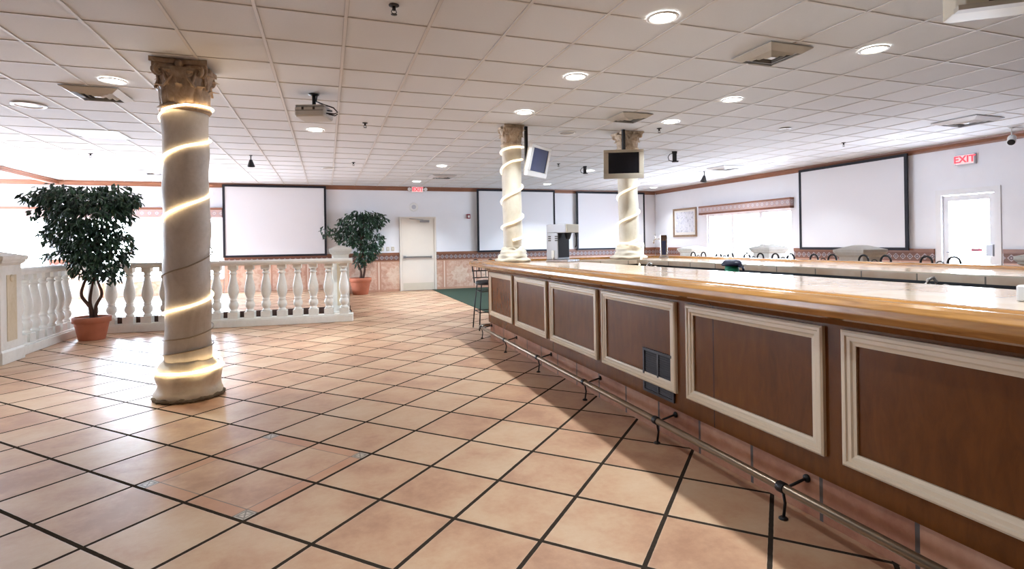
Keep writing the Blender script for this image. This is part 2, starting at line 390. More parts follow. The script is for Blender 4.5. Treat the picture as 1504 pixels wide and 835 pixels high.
# ------------------------------------------------------------------ mesh helpers
class MB:
    def __init__(s): s.v = []; s.f = []; s.mi = []; s.sm = []
    def add(s, vs, fs, mi=0, smooth=False, T=None):
        o = len(s.v)
        for p in vs:
            p = Vector(p)
            s.v.append(T @ p if T is not None else p)
        for f in fs:
            s.f.append([i + o for i in f]); s.mi.append(mi); s.sm.append(smooth)
        return s
    def box(s, x0, x1, y0, y1, z0, z1, mi=0, T=None):
        vs = [(x0, y0, z0), (x1, y0, z0), (x1, y1, z0), (x0, y1, z0), (x0, y0, z1), (x1, y0, z1), (x1, y1, z1), (x0, y1, z1)]
        return s.add(vs, [(0, 3, 2, 1), (4, 5, 6, 7), (0, 1, 5, 4), (1, 2, 6, 5), (2, 3, 7, 6), (3, 0, 4, 7)], mi, False, T)
    def frustum(s, c, a0, a1, z0, z1, mi=0, T=None, b0=None, b1=None):
        b0 = a0 if b0 is None else b0; b1 = a1 if b1 is None else b1
        x, y = c
        vs = [(x + i * a0, y + j * b0, z0) for i, j in ((-1, -1), (1, -1), (1, 1), (-1, 1))] + [(x + i * a1, y + j * b1, z1) for i, j in ((-1, -1), (1, -1), (1, 1), (-1, 1))]
        return s.add(vs, [(0, 3, 2, 1), (4, 5, 6, 7), (0, 1, 5, 4), (1, 2, 6, 5), (2, 3, 7, 6), (3, 0, 4, 7)], mi, False, T)
    def rbox(s, x0, x1, y0, y1, z0, z1, r=0.01, seg=3, mi=0, T=None):
        # box with rounded vertical edges and softened top and bottom rims
        loop = []
        for cx, cy_, a0 in ((x1 - r, y1 - r, 0), (x0 + r, y1 - r, PI / 2), (x0 + r, y0 + r, PI), (x1 - r, y0 + r, 1.5 * PI)):
            for i in range(seg + 1):
                a = a0 + i / seg * PI / 2
                loop.append((cx, cy_, math.cos(a), math.sin(a)))
        n = len(loop); vs = []
        q = r * 0.5
        for z, rr in ((z0, r - q), (z0 + q, r), (z1 - q, r), (z1, r - q)):
            for cx, cy_, c, d in loop: vs.append((cx + c * rr, cy_ + d * rr, z))
        fs = []
        for k in range(3):
            for i in range(n):
                j = (i + 1) % n
                fs.append((k * n + i, k * n + j, (k + 1) * n + j, (k + 1) * n + i))
        fs.append(tuple(reversed(range(n)))); fs.append(tuple(range(3 * n, 4 * n)))
        return s.add(vs, fs, mi, False, T)
    def lathe(s, prof, c=(0, 0), seg=24, mi=0, T=None, noise=None, smooth=True, cap=True):
        vs = []; m = len(prof)
        for k, (r, z) in enumerate(prof):
            for i in range(seg):
                a = 2 * PI * i / seg
                rr, zz = (r, z) if noise is None else noise(r, z, a, k)
                vs.append((c[0] + rr * math.cos(a), c[1] + rr * math.sin(a), zz))
        fs = []
        for k in range(m - 1):
            for i in range(seg):
                j = (i + 1) % seg
                fs.append((k * seg + i, k * seg + j, (k + 1) * seg + j, (k + 1) * seg + i))
        s.add(vs, fs, mi, smooth, T)
        if cap:
            o = len(s.v) - m * seg
            for base, rev in ((o, True), (o + (m - 1) * seg, False)):
                idx = list(range(base, base + seg))
                s.f.append(idx[::-1] if rev else idx); s.mi.append(mi); s.sm.append(False)
        return s
    def tube(s, pts, r, seg=8, mi=0, T=None, closed=False, smooth=True):
        pts = [Vector(p) for p in pts]; n = len(pts)
        rs = r if isinstance(r, (list, tuple)) else [r] * n
        vs = []; up = None
        for i, p in enumerate(pts):
            if closed: t = (pts[(i + 1) % n] - pts[i - 1])
            else: t = pts[min(i + 1, n - 1)] - pts[max(i - 1, 0)]
            t = t.normalized() if t.length > 1e-9 else Vector((0, 0, 1))
            if up is None:
                up = Vector((0, 0, 1)) if abs(t.z) < 0.9 else Vector((1, 0, 0))
            a = (up - t * up.dot(t))
            if a.length < 1e-6: a = Vector((1, 0, 0)).cross(t)
            a.normalize(); up = a; b = t.cross(a)
            for k in range(seg):
                an = 2 * PI * k / seg
                vs.append(p + (a * math.cos(an) + b * math.sin(an)) * rs[i])
        fs = []
        for i in range(n if closed else n - 1):
            j = (i + 1) % n
            for k in range(seg):
                l = (k + 1) % seg
                fs.append((i * seg + k, i * seg + l, j * seg + l, j * seg + k))
        if not closed:
            fs.append(tuple(reversed(range(seg)))); fs.append(tuple(range((n - 1) * seg, n * seg)))
        return s.add(vs, fs, mi, smooth, T)
    def sweep(s, prof, axis_pts, mi=0, closed=False):
        # prof: list of (offset outward, z); axis_pts: list of (x, y, nx, ny) where n is the mitred outward vector
        n = len(prof); m = len(axis_pts); vs = []
        for x, y, nx, ny in axis_pts:
            for o, z in prof: vs.append((x + nx * o, y + ny * o, z))
        fs = []
        for i in range(m if closed else m - 1):
            j = (i + 1) % m
            for k in range(n):
                l = (k + 1) % n
                fs.append((i * n + k, i * n + l, j * n + l, j * n + k))
        if not closed:
            fs.append(tuple(reversed(range(n)))); fs.append(tuple(range((m - 1) * n, m * n)))
        return s.add(vs, fs, mi, False)
    def build(s, name, mats, parent=None, loc=None, rot=None, bevel=0.0):
        me = bpy.data.meshes.new(name)
        bm = bmesh.new()
        bv = [bm.verts.new(p) for p in s.v]
        for f, mi, sm in zip(s.f, s.mi, s.sm):
            try: fc = bm.faces.new([bv[i] for i in f])
            except ValueError: continue
            fc.material_index = mi; fc.smooth = sm
        bmesh.ops.recalc_face_normals(bm, faces=bm.faces[:])
        bm.to_mesh(me); bm.free()
        for m in (mats if isinstance(mats, (list, tuple)) else [mats]): me.materials.append(m)
        o = bpy.data.objects.new(name, me); COL.objects.link(o)
        if parent is not None: o.parent = parent
        if loc is not None: o.location = loc
        if rot is not None: o.rotation_euler = rot
        if bevel:
            b = o.modifiers.new('bevel', 'BEVEL'); b.width = bevel; b.segments = 2; b.limit_method = 'ANGLE'
        return o

def thing(name, label, cat, loc=(0, 0, 0), rotz=0.0, group=None):
    o = bpy.data.objects.new(name, None); COL.objects.link(o)
    o.empty_display_size = 0.1
    o.location = loc; o.rotation_euler = (0, 0, rotz); o['label'] = label; o['category'] = cat
    if group: o['group'] = group
    return o
def tag(o, label, cat, group=None):
    o['label'] = label; o['category'] = cat
    if group: o['group'] = group
    return o
def struct(o, label=None):
    o['kind'] = 'structure'
    if label: o['label'] = label
    return o
def dup(root, loc, rotz, label, group=None):
    r = root.copy(); COL.objects.link(r); r.location = loc; r.rotation_euler = (0, 0, rotz); r['label'] = label
    if group: r['group'] = group
    def rec(a, b):
        for ch in list(a.children):
            c = ch.copy(); COL.objects.link(c); c.parent = b
            rec(ch, c)
    rec(root, r)
    return r

# ------------------------------------------------------------------ the room shell
XL, XR, YF, YB = -9.5, 10.65, -5.0, 15.75
TW = 0.16
struct(MB().box(XL - TW, XR + TW, YF - TW, YB + TW, -0.12, 0.0).build('floor', MAT['floor']), 'terracotta tile floor laid on the diagonal with dark grout')
PZ = 0.16
pf = MB()
pf.box(-4.0, 0.42, 10.42, YB, 0.001, PZ - 0.004, 1); pf.box(XL, -4.0, 8.5, YB, 0.001, PZ - 0.004, 1)
pf.box(-4.0, 0.42, 10.42, YB, PZ - 0.004, PZ, 0); pf.box(XL, -4.0, 8.5, YB, PZ - 0.004, PZ, 0)
pf.box(-3.66, 0.40, 10.37, 10.418, 0.001, 0.235, 1); pf.box(-4.05, -4.002, 8.52, 10.30, 0.001, 0.235, 1)
struct(pf.build('floor_platform', [MAT['floor'], MAT['riser']]), 'raised tiled platform behind the balustrade')
struct(MB().box(2.93, 7.6, 8.6, YB - 0.03, 0.001, 0.012).build('floor_carpet', MAT['carpet']), 'dark green carpet area beyond the end of the bar')
struct(MB().box(XL - TW, XR + TW, YF - TW, YB + TW, HC, HC + 0.12).build('ceiling', MAT['ceiling']), 'pale grey acoustic tile ceiling')
gr = MB()
GX0, GY0, GS, GD = -0.452, 4.106, 0.6095, 0.6105
i = math.ceil((XL - GX0) / GS)
while GX0 + i * GS < XR:
    x = GX0 + i * GS
    gr.box(x - 0.011, x + 0.011, YF, YB, HC - 0.007, HC, 0)
    gr.box(x + 0.011, x + 0.016, YF, YB, HC - 0.0015, HC, 1); gr.box(x - 0.016, x - 0.011, YF, YB, HC - 0.0015, HC, 1)
    i += 1
i = math.ceil((YF - GY0) / GD)
while GY0 + i * GD < YB:
    y = GY0 + i * GD
    gr.box(XL, XR, y - 0.008, y + 0.008, HC - 0.005, HC, 0)
    gr.box(XL, XR, y - 0.016, y - 0.008, HC - 0.001, HC, 1); gr.box(XL, XR, y + 0.008, y + 0.012, HC - 0.001, HC, 1)
    i += 1
struct(gr.build('ceiling_grid', [MAT['tbar'], MAT['reveal']]), 'thin metal grid of the tiled ceiling')

def wall_with_holes(name, axis, at, out, lo, hi, holes, label):
    # axis 'x': wall runs along x at y = at; holes = [(a0, a1, z0, z1)]
    mb = MB(); holes = sorted(holes)
    def put(a0, a1, z0, z1):
        if a1 - a0 < 1e-4 or z1 - z0 < 1e-4: return
        b0, b1 = min(at, at + out), max(at, at + out)
        if axis == 'x': mb.box(a0, a1, b0, b1, z0, z1)
        else: mb.box(b0, b1, a0, a1, z0, z1)
    c = lo
    for a0, a1, z0, z1 in holes:
        put(c, a0, 0, HC); put(a0, a1, 0, z0); put(a0, a1, z1, HC); c = a1
    put(c, hi, 0, HC)
    return struct(mb.build(name, MAT['wall']), label)

WB = [(-9.30, -6.32, 0.55, 2.16), (-5.60, -2.60, 0.55, 2.16)]
DB = (2.05, 3.0, 0.0, 2.10)
WR = (10.03, 13.10, 0.86, 2.10)
DR = (5.83, 6.74, 0.0, 2.14)
WL = [(11.6, 15.3, 0.40, 2.60)]  # out-of-view opening, added and sized to brighten the far end
wall_with_holes('wall_back', 'x', YB, TW, XL - TW, XR + TW, WB, 'white painted back wall')
wall_with_holes('wall_right', 'y', XR, TW, YF, YB, [DR, WR], 'white painted right wall')
wall_with_holes('wall_left', 'y', XL, -TW, YF, YB, WL, 'white painted left wall')
wf = wall_with_holes('wall_front', 'x', YF, -TW, XL - TW, XR + TW, [], 'unseen wall behind the viewer, made dark to cut bounced light')
wf.data.materials.clear(); wf.data.materials.append(MAT['panel'])  # unseen wall gets dark veneer to lessen bounce in the near part

WN = [0]
def make_window(axis, at, out, a0, a1, z0, z1, n, label):
    WN[0] += 1
    mb = MB(); d0, d1 = 0.03, 0.09
    def bx(m, u0, u1, w0, w1, e0=d0, e1=d1):
        p0, p1 = sorted((at + out * e0, at + out * e1))
        if axis == 'x': m.box(u0, u1, p0, p1, w0, w1)
        else: m.box(p0, p1, u0, u1, w0, w1)
    t = 0.07
    bx(mb, a0, a1, z0, z0 + t); bx(mb, a0, a1, z1 - t, z1); bx(mb, a0, a0 + t, z0 + t, z1 - t); bx(mb, a1 - t, a1, z0 + t, z1 - t)
    for k in range(1, n):
        u = a0 + (a1 - a0) * k / n
        bx(mb, u - 0.055, u + 0.055, z0 + t, z1 - t)
    w = struct(mb.build('window_%d' % WN[0], MAT['white_frame']), label)
    for k in range(n):
        u0 = a0 + (a1 - a0) * k / n + (0.056 if k else t); u1 = a0 + (a1 - a0) * (k + 1) / n - (0.056 if k < n - 1 else t)
        g = MB(); bx(g, u0, u1, z0 + t, z1 - t, 0.055, 0.061); g.build('pane', MAT['glass'], w)
    s = MB(); bx(s, a0 - 0.04, a1 + 0.04, z0 - 0.03, z0 - 0.001, -0.05, 0.03); s.build('sill', MAT['white_frame'], w)
    # daylight portal
    L = bpy.data.lights.new('window_daylight', 'AREA'); L.shape = 'RECTANGLE'; L.size = a1 - a0; L.size_y = z1 - z0
    L.cycles.is_portal = True
    o = bpy.data.objects.new('window_daylight', L); COL.objects.link(o)
    c = (a0 + a1) / 2
    o.location = (c, at + out * 0.12, (z0 + z1) / 2) if axis == 'x' else (at + out * 0.12, c, (z0 + z1) / 2)
    o.rotation_euler = Vector((0, -out, 0) if axis == 'x' else (-out, 0, 0)).to_track_quat('-Z', 'Y').to_euler()
    return w
for a in WB: make_window('x', YB, 1, *a, 3, 'three-pane white framed window in the back wall')
make_window('y', XR, 1, *WR, 3, 'three-pane white framed window in the right wall')
for a in WL: make_window('y', XL, -1, *a, 5, 'unseen white framed window added to the left wall for daylight')

# crown mouldings and the dropped beam at the left
CP = [(0.0, HC - 0.001), (0.0, HC - 0.115), (0.012, HC - 0.115), (0.018, HC - 0.085), (0.045, HC - 0.045), (0.060, HC - 0.035), (0.065, HC - 0.001)]
struct(MB().sweep(CP, [(XL, YB - 0.001, 0, -1), (XR, YB - 0.001, 0, -1)]).build('trim_1', MAT['crown']), 'brown crown moulding along the back wall')
struct(MB().sweep(CP, [(XR - 0.001, YB - 0.07, -1, 0), (XR - 0.001, YF, -1, 0)]).build('trim_2', MAT['crown']), 'brown crown moulding along the right wall')
struct(MB().sweep(CP, [(XL + 0.001, YB - 0.07, 1, 0), (XL + 0.001, YF, 1, 0)]).build('trim_3', MAT['crown']), 'brown crown moulding along the left wall')
bm_ = MB(); bm_.box(-6.17, -6.05, YF, YB - 0.07, HC - 0.10, HC - 0.001); bm_.box(-6.20, -6.02, YF, YB - 0.07, HC - 0.035, HC - 0.008)
struct(bm_.build('trim_4', MAT['crown']), 'brown boxed ceiling beam at the left')

# wainscot: tile, border band and cap, as one run per wall stretch
def wainscot(n, axis, at, out, a0, a1, z0, z1, band=True, label=None):
    mb = MB()
    def bx(u0, u1, d, w0, w1, mi):
        p0, p1 = sorted((at, at + out * d))
        if axis == 'x': mb.box(u0, u1, p0, p1, w0, w1, mi)
        else: mb.box(p0, p1, u0, u1, w0, w1, mi)
    bx(a0, a1, 0.018, z0, z1, 0)
    if band:
        bx(a0, a1, 0.022, 0.90, 1.05, 1)
        bx(a0, a1, 0.035, 1.05, 1.12, 2)
        bx(a0, a1, 0.028, 0.885, 0.90, 2)
    struct(mb.build('trim_%d' % n, [MAT['wainscot'], MAT['band'], MAT['crown']]), label)
wainscot(5, 'x', YB - 0.001, -1, XL + 0.02, -6.36, 0, 0.515, False, 'terracotta wall tiles under the left back window')
wainscot(6, 'x', YB - 0.001, -1, -6.28, -5.64, 0, 0.885, True, 'tiled wainscot between the back windows')
wainscot(7, 'x', YB - 0.001, -1, -5.64, -2.56, 0, 0.515, False, 'terracotta wall tiles under the back window')
wainscot(8, 'x', YB - 0.001, -1, -2.54, 1.98, 0, 0.885, True, 'tiled wainscot left of the back door')
wainscot(9, 'x', YB - 0.001, -1, 3.07, XR - 0.04, 0, 0.885, True, 'tiled wainscot right of the back door')
wainscot(10, 'y', XR - 0.001, -1, 13.16, YB - 0.03, 0, 0.885, True, 'tiled wainscot in the right corner')
wainscot(11, 'y', XR - 0.001, -1, 9.97, 13.16, 0, 0.82, False, 'terracotta wall tiles under the right window')
wainscot(12, 'y', XR - 0.001, -1, 6.82, 9.97, 0, 0.885, True, 'tiled wainscot under the right projection screen')
wainscot(13, 'y', XR - 0.001, -1, 2.0, 5.75, 0, 0.885, True, 'tiled wainscot right of the glass door')

# cream back door
dr = MB(); dr.box(DB[0], DB[1], YB - 0.045, YB - 0.001, 0.012, DB[3])
door = struct(dr.build('door_1', MAT['door'], bevel=0.004), 'cream painted steel door with a push bar')
fr = MB(); fr.box(DB[0] - 0.055, DB[0] - 0.003, YB - 0.06, YB - 0.001, 0.002, DB[3] + 0.05); fr.box(DB[1] + 0.003, DB[1] + 0.055, YB - 0.06, YB - 0.001, 0.002, DB[3] + 0.05); fr.box(DB[0] - 0.003, DB[1] + 0.003, YB - 0.06, YB - 0.001, DB[3] + 0.003, DB[3] + 0.05)
fr.build('door_frame', MAT['door'], door)
pb = MB(); pb.rbox(DB[0] + 0.03, DB[0] + 0.12, YB - 0.10, YB - 0.046, 0.945, 1.025, 0.012); pb.box(DB[0] + 0.12, DB[1] - 0.10, YB - 0.095, YB - 0.065, 0.965, 1.00); pb.rbox(DB[1] - 0.13, DB[1] - 0.08, YB - 0.10, YB - 0.046, 0.955, 1.01, 0.01)
pb.build('push_bar', MAT['steel'], door)
cl = MB(); cl.rbox(DB[1] - 0.42, DB[1] - 0.14, YB - 0.11, YB - 0.046, 1.99, 2.05, 0.012); cl.tube([(DB[1] - 0.32, YB - 0.08, 2.06), (DB[1] - 0.55, YB - 0.16, 2.08), (DB[1] - 0.72, YB - 0.075, 2.10)], 0.010, 6)
cl.build('door_closer', MAT['steel'], door)
kp = MB(); kp.box(DB[0] + 0.03, DB[1] - 0.03, YB - 0.048, YB - 0.0455, 0.03, 0.23); kp.build('kick_plate', MAT['beige'], door)

# glazed right door
t = 0.09
dm = MB()
x0, x1 = XR + 0.03, XR + 0.08
dm.box(x0, x1, DR[0] + 0.05, DR[0] + 0.05 + t, 0.01, 2.08); dm.box(x0, x1, DR[1] - 0.05 - t, DR[1] - 0.05, 0.01, 2.08)
dm.box(x0, x1, DR[0] + 0.05 + t, DR[1] - 0.05 - t, 1.98, 2.08); dm.box(x0, x1, DR[0] + 0.05 + t, DR[1] - 0.05 - t, 0.01, 0.22)
d2 = struct(dm.build('door_2', MAT['white_frame']), 'glazed white framed exit door blown out by daylight')
g = MB(); g.box(XR + 0.052, XR + 0.058, DR[0] + 0.05 + t, DR[1] - 0.05 - t, 0.22, 1.98); g.build('pane', MAT['glass'], d2)
f2 = MB()
f2.box(XR - 0.02, XR + 0.12, DR[0] - 0.05, DR[0] + 0.045, 0, 2.19); f2.box(XR - 0.02, XR + 0.12, DR[1] - 0.045, DR[1] + 0.05, 0, 2.19); f2.box(XR - 0.02, XR + 0.12, DR[0] + 0.045, DR[1] - 0.045, 2.09, 2.19)
f2.build('door_frame', MAT['white_frame'], d2)
p2 = MB(); p2.rbox(XR - 0.03, XR + 0.029, DR[0] + 0.06, DR[0] + 0.17, 1.00, 1.20, 0.01); p2.tube([(XR - 0.005, DR[0] + 0.17, 1.06), (XR - 0.005, DR[1] - 0.12, 1.06)], 0.012, 8)
p2.build('push_bar', MAT['grey_plastic'], d2)
st = MB(); st.box(XR + 0.047, XR + 0.0515, DR[0] + 0.26, DR[0] + 0.43, 1.08, 1.13); st.build('sticker', MAT['red_plastic'], d2)
L = bpy.data.lights.new('door_daylight', 'AREA'); L.shape = 'RECTANGLE'; L.size = 0.7; L.size_y = 1.8; L.cycles.is_portal = True
o = bpy.data.objects.new('door_daylight', L); COL.objects.link(o); o.location = (XR + 0.13, 6.28, 1.1); o.rotation_euler = Vector((-1, 0, 0)).to_track_quat('-Z', 'Y').to_euler()

# valances over the windows
def valance(axis, at, out, a0, a1, z0, z1, label):
    c = (a0 + a1) / 2; h = (a1 - a0) / 2
    loc = (c, at, z0) if axis == 'x' else (at, c, z0)
    rz = 0 if axis == 'x' else (PI / 2 if out < 0 else -PI / 2)
    r = thing('valance', label, 'valance', loc, 0, 'fabric window valances')
    mb = MB()
    d = 0.13 * out
    if axis == 'x':
        mb.box(-h, h, min(0.002 * out, d), max(0.002 * out, d), z1 - z0 - 0.045, z1 - z0); fb = MB(); fb.box(-h + 0.005, h - 0.005, d - 0.018 * out, d, 0, z1 - z0 - 0.045)
        fb.box(-h + 0.005, -h + 0.02, min(0.002 * out, d - .018 * out), max(0.002 * out, d - .018 * out), 0, z1 - z0 - 0.045); fb.box(h - 0.02, h - 0.005, min(0.002 * out, d - .018 * out), max(0.002 * out, d - .018 * out), 0, z1 - z0 - 0.045)
    else:
        mb.box(min(0.002 * out, d), max(0.002 * out, d), -h, h, z1 - z0 - 0.045, z1 - z0); fb = MB(); fb.box(min(d - 0.018 * out, d), max(d - 0.018 * out, d), -h + 0.005, h - 0.005, 0, z1 - z0 - 0.045)
        fb.box(min(0.002 * out, d - .018 * out), max(0.002 * out, d - .018 * out), -h + 0.005, -h + 0.02, 0, z1 - z0 - 0.045); fb.box(min(0.002 * out, d - .018 * out), max(0.002 * out, d - .018 * out), h - 0.02, h - 0.005, 0, z1 - z0 - 0.045)
    mb.build('top_board', MAT['crown'], r); fb.build('fabric_band', MAT['valance'], r)
    return r
valance('x', YB, -1, -9.4, -2.56, 2.14, 2.38, 'long patterned valance over the back windows behind the large ficus')
valance('y', XR, -1, 9.97, 13.32, 2.09, 2.345, 'short patterned valance over the right wall window')

# ------------------------------------------------------------------ the bar
BX = 2.20                                   # front panel plane
Y0, Y1 = -2.2, 7.45                         # near run of the bar front
bar = thing('bar_cabinet', 'long dark wood panelled bar front with pale moulding frames', 'bar', (0, 0, 0))
pn = MB()
pn.box(BX, BX + 0.05, Y0, Y1, 0.22, 1.02)                      # near front
pn.box(BX + 0.05, 5.0, Y1 - 0.05, Y1, 0.22, 1.02)              # end front
pn.box(4.95, 5.0, Y0, Y1 - 0.05, 0.22, 1.02)                   # far front
pn.box(BX + 0.05, 5.0, Y1 - 0.051, Y1 - 0.05, 0.22, 0.221)
pn.build('panelling', MAT['panel'], bar)
bt = MB()
bt.box(BX + 0.02, BX + 0.06, Y0, Y1 - 0.02, 0.001, 0.22); bt.box(BX + 0.06, 4.98, Y1 - 0.06, Y1 - 0.02, 0.001, 0.22); bt.box(4.94, 4.98, Y0, Y1 - 0.06, 0.001, 0.22)
bt.build('tile_base', MAT['base_tile'], bar)
lin = MB()
lin.box(3.16, 3.20, Y0, 6.98, 0.001, 1.015); lin.box(3.20, 4.40, 6.98, 7.02, 0.001, 1.015); lin.box(4.40, 4.44, Y0, 7.02, 0.001, 1.015)
lin.build('inner_lining', MAT['black_laminate'], bar)
sl = MB(); sl.sweep([(0.0, 0.975), (0.0, 0.995), (0.02, 0.995), (0.03, 0.985), (0.012, 0.96)], [(BX, Y0, -1, 0), (BX, Y1, -1, 1), (5.0, Y1, 1, 1), (5.0, Y0, 1, 0)])
sl.build('cornice_strip', MAT['panel'], bar)

def frame_mb(ya, yb, za, zb, x=BX):
    # stepped picture-frame moulding on the panel face
    prof = [(0.0, 0.0), (0.0, 0.018), (0.010, 0.024), (0.022, 0.024), (0.028, 0.018), (0.044, 0.018), (0.052, 0.012), (0.066, 0.010), (0.066, 0.0)]
    mb = MB(); vs = []; n = len(prof)
    for (cy_, cz, sy, sz) in ((ya, za, 1, 1), (yb, za, -1, 1), (yb, zb, -1, -1), (ya, zb, 1, -1)):
        for o, d in prof: vs.append((x - 0.0005 - d, cy_ + sy * o, cz + sz * o))
    fs = []
    for i in range(4):
        j = (i + 1) % 4
        for k in range(n):
            l = (k + 1) % n
            fs.append((i * n + k, i * n + l, j * n + l, j * n + k))
    return mb.add(vs, fs)
for ya, yb in ((-0.36, 0.67), (0.78, 1.80), (1.895, 2.91), (3.02, 4.035), (4.12, 5.145), (5.243, 6.245), (6.35, 7.335)):
    frame_mb(ya, yb, 0.335, 0.945).build('frame_moulding', MAT['moulding'], bar)
vg = MB()
vg.box(BX - 0.014, BX - 0.0006, 3.05, 3.07, 0.262, 0.575); vg.box(BX - 0.014, BX - 0.0006, 3.40, 3.42, 0.262, 0.575); vg.box(BX - 0.014, BX - 0.0006, 3.07, 3.40, 0.262, 0.28); vg.box(BX - 0.014, BX - 0.0006, 3.07, 3.40, 0.557, 0.575); vg.box(BX - 0.012, BX - 0.0006, 3.225, 3.245, 0.28, 0.557)
vg.box(BX - 0.003, BX - 0.0006, 3.07, 3.40, 0.28, 0.557)
z = 0.287
while z < 0.55:
    for ya, yb in ((3.07, 3.225), (3.245, 3.40)):
        vg.add([(BX - 0.011, ya, z), (BX - 0.011, yb, z), (BX - 0.004, yb, z + 0.010), (BX - 0.004, ya, z + 0.010), (BX - 0.009, ya, z - 0.001), (BX - 0.009, yb, z - 0.001), (BX - 0.002, yb, z + 0.009), (BX - 0.002, ya, z + 0.009)], [(0, 1, 2, 3), (7, 6, 5, 4), (0, 4, 5, 1), (1, 5, 6, 2), (2, 6, 7, 3), (3, 7, 4, 0)])
    z += 0.016
vg.build('vent_grille', MAT['grille'], bar)

top = thing('bar_counter', 'tiled bar counter with a thick honey-coloured wooden rail', 'counter', (0, 0, 0))
TZ = 1.08
ct = MB()
ct.box(2.19, 3.28, Y0, 6.92, 1.022, TZ); ct.box(2.19, 5.15, 6.92, 7.50, 1.022, TZ); ct.box(4.36, 5.15, Y0, 6.92, 1.022, TZ)
ct.build('tile_top', MAT['counter_tile'], top)
# bar rail: raised rounded armrest along the outer edge
RP = [(0.19, 1.023), (0.02, 1.023), (0.03, 1.010), (0.07, 1.003), (0.13, 1.006), (0.18, 1.022), (0.205, 1.050), (0.200, 1.080), (0.180, 1.098), (0.145, 1.107), (0.105, 1.104), (0.085, 1.095), (0.060, 1.094), (0.035, 1.106), (0.012, 1.108), (0.0, 1.100), (0.0, 1.075)]
RP = [(o - 0.012, z) for o, z in RP]
RP = [(o, z) for o, z in RP if not (o > 0.17 and z == 1.023)]
rl = MB(); rl.sweep(RP, [(2.175, Y0, -1, 0), (2.175, 7.515, -1, 1), (5.165, 7.515, 1, 1), (5.165, Y0, 1, 0)])
rl.build('wood_rail', MAT['rail_oak'], top, bevel=0.004)
ed = MB()
for m_, (xa, xb, ya, yb) in ((0, (3.281, 3.292, Y0, 6.91)), (0, (3.292, 4.348, 6.91, 6.919)), (0, (4.348, 4.359, Y0, 6.91))):
    ed.box(xa, xb, ya, yb, 1.015, TZ - 0.012, 0)
    ed.box(xa, xb, ya, yb, TZ - 0.012, TZ, 1)
ed.build('inner_edge_tiles', [MAT['counter_tile'], MAT['moulding']], top)

# steel work bench inside the bar well
wb = thing('work_bench', 'dark steel work bench in the well of the bar', 'bench', (4.13, 3.2, 0))
MBw = MB(); MBw.box(-0.25, 0.265, -4.5, 3.4, 0.80, 0.84); MBw.build('bench_top', MAT['black_laminate'], wb)
MB().box(-0.24, 0.25, -4.45, 3.38, 0.012, 0.12).build('bench_shelf', MAT['black_laminate'], wb)
for lx in (-0.22, 0.23):
    for ly in (-4.4, -1.8, 0.8, 3.3):
        MB().box(lx - 0.02, lx + 0.02, ly - 0.02, ly + 0.02, 0.001, 0.80).build('leg', MAT['steel'], wb)

# foot rail
fr_ = thing('foot_rail', 'tubular brass foot rail running along the base of the bar', 'foot rail', (0, 0, 0))
FX, FZ = 2.065, 0.155
pts = [(FX, -2.2, FZ), (FX, 7.40, FZ)] + [(FX + 0.14 * (1 - math.cos(a)), 7.40 + 0.16 * math.sin(a), FZ) for a in [PI / 12 * k for k in range(1, 7)]] + [(4.8, 7.56, FZ)]
MB().tube(pts, 0.021, 12).build('tube', MAT['bronze'], fr_)
for y in (-1.12, -0.06, 0.985, 2.03, 3.08, 4.14, 5.21, 6.30, 7.36):
    b = MB()
    b.tube([(FX + 0.005, y, FZ - 0.018), (FX + 0.018, y, 0.075), (FX + 0.008, y, 0.012)], 0.007, 8)
    b.lathe([(0.022, 0.0005), (0.022, 0.006), (0.010, 0.014)], (FX + 0.006, y), 12)
    b.tube([(FX + 0.015, y, FZ - 0.01), (BX - 0.01, y - 0.005, 0.172), (BX + 0.018, y - 0.005, 0.176)], 0.007, 8)
    b.lathe([(0.020, 0), (0.020, 0.008), (0.010, 0.016)], (0, 0), 12, T=Matrix.Translation((BX + 0.0195, y - 0.005, 0.176)) @ Matrix.Rotation(-PI / 2, 4, 'Y'))
    ring = [(0.0245, -0.022), (0.027, -0.018), (0.027, 0.018), (0.0245, 0.022)]
    b.lathe(ring, (0, 0), 14, T=Matrix.Translation((FX, y, FZ)) @ Matrix.Rotation(PI / 2, 4, 'X'))
    b.build('bracket', MAT['dark_iron'], fr_)

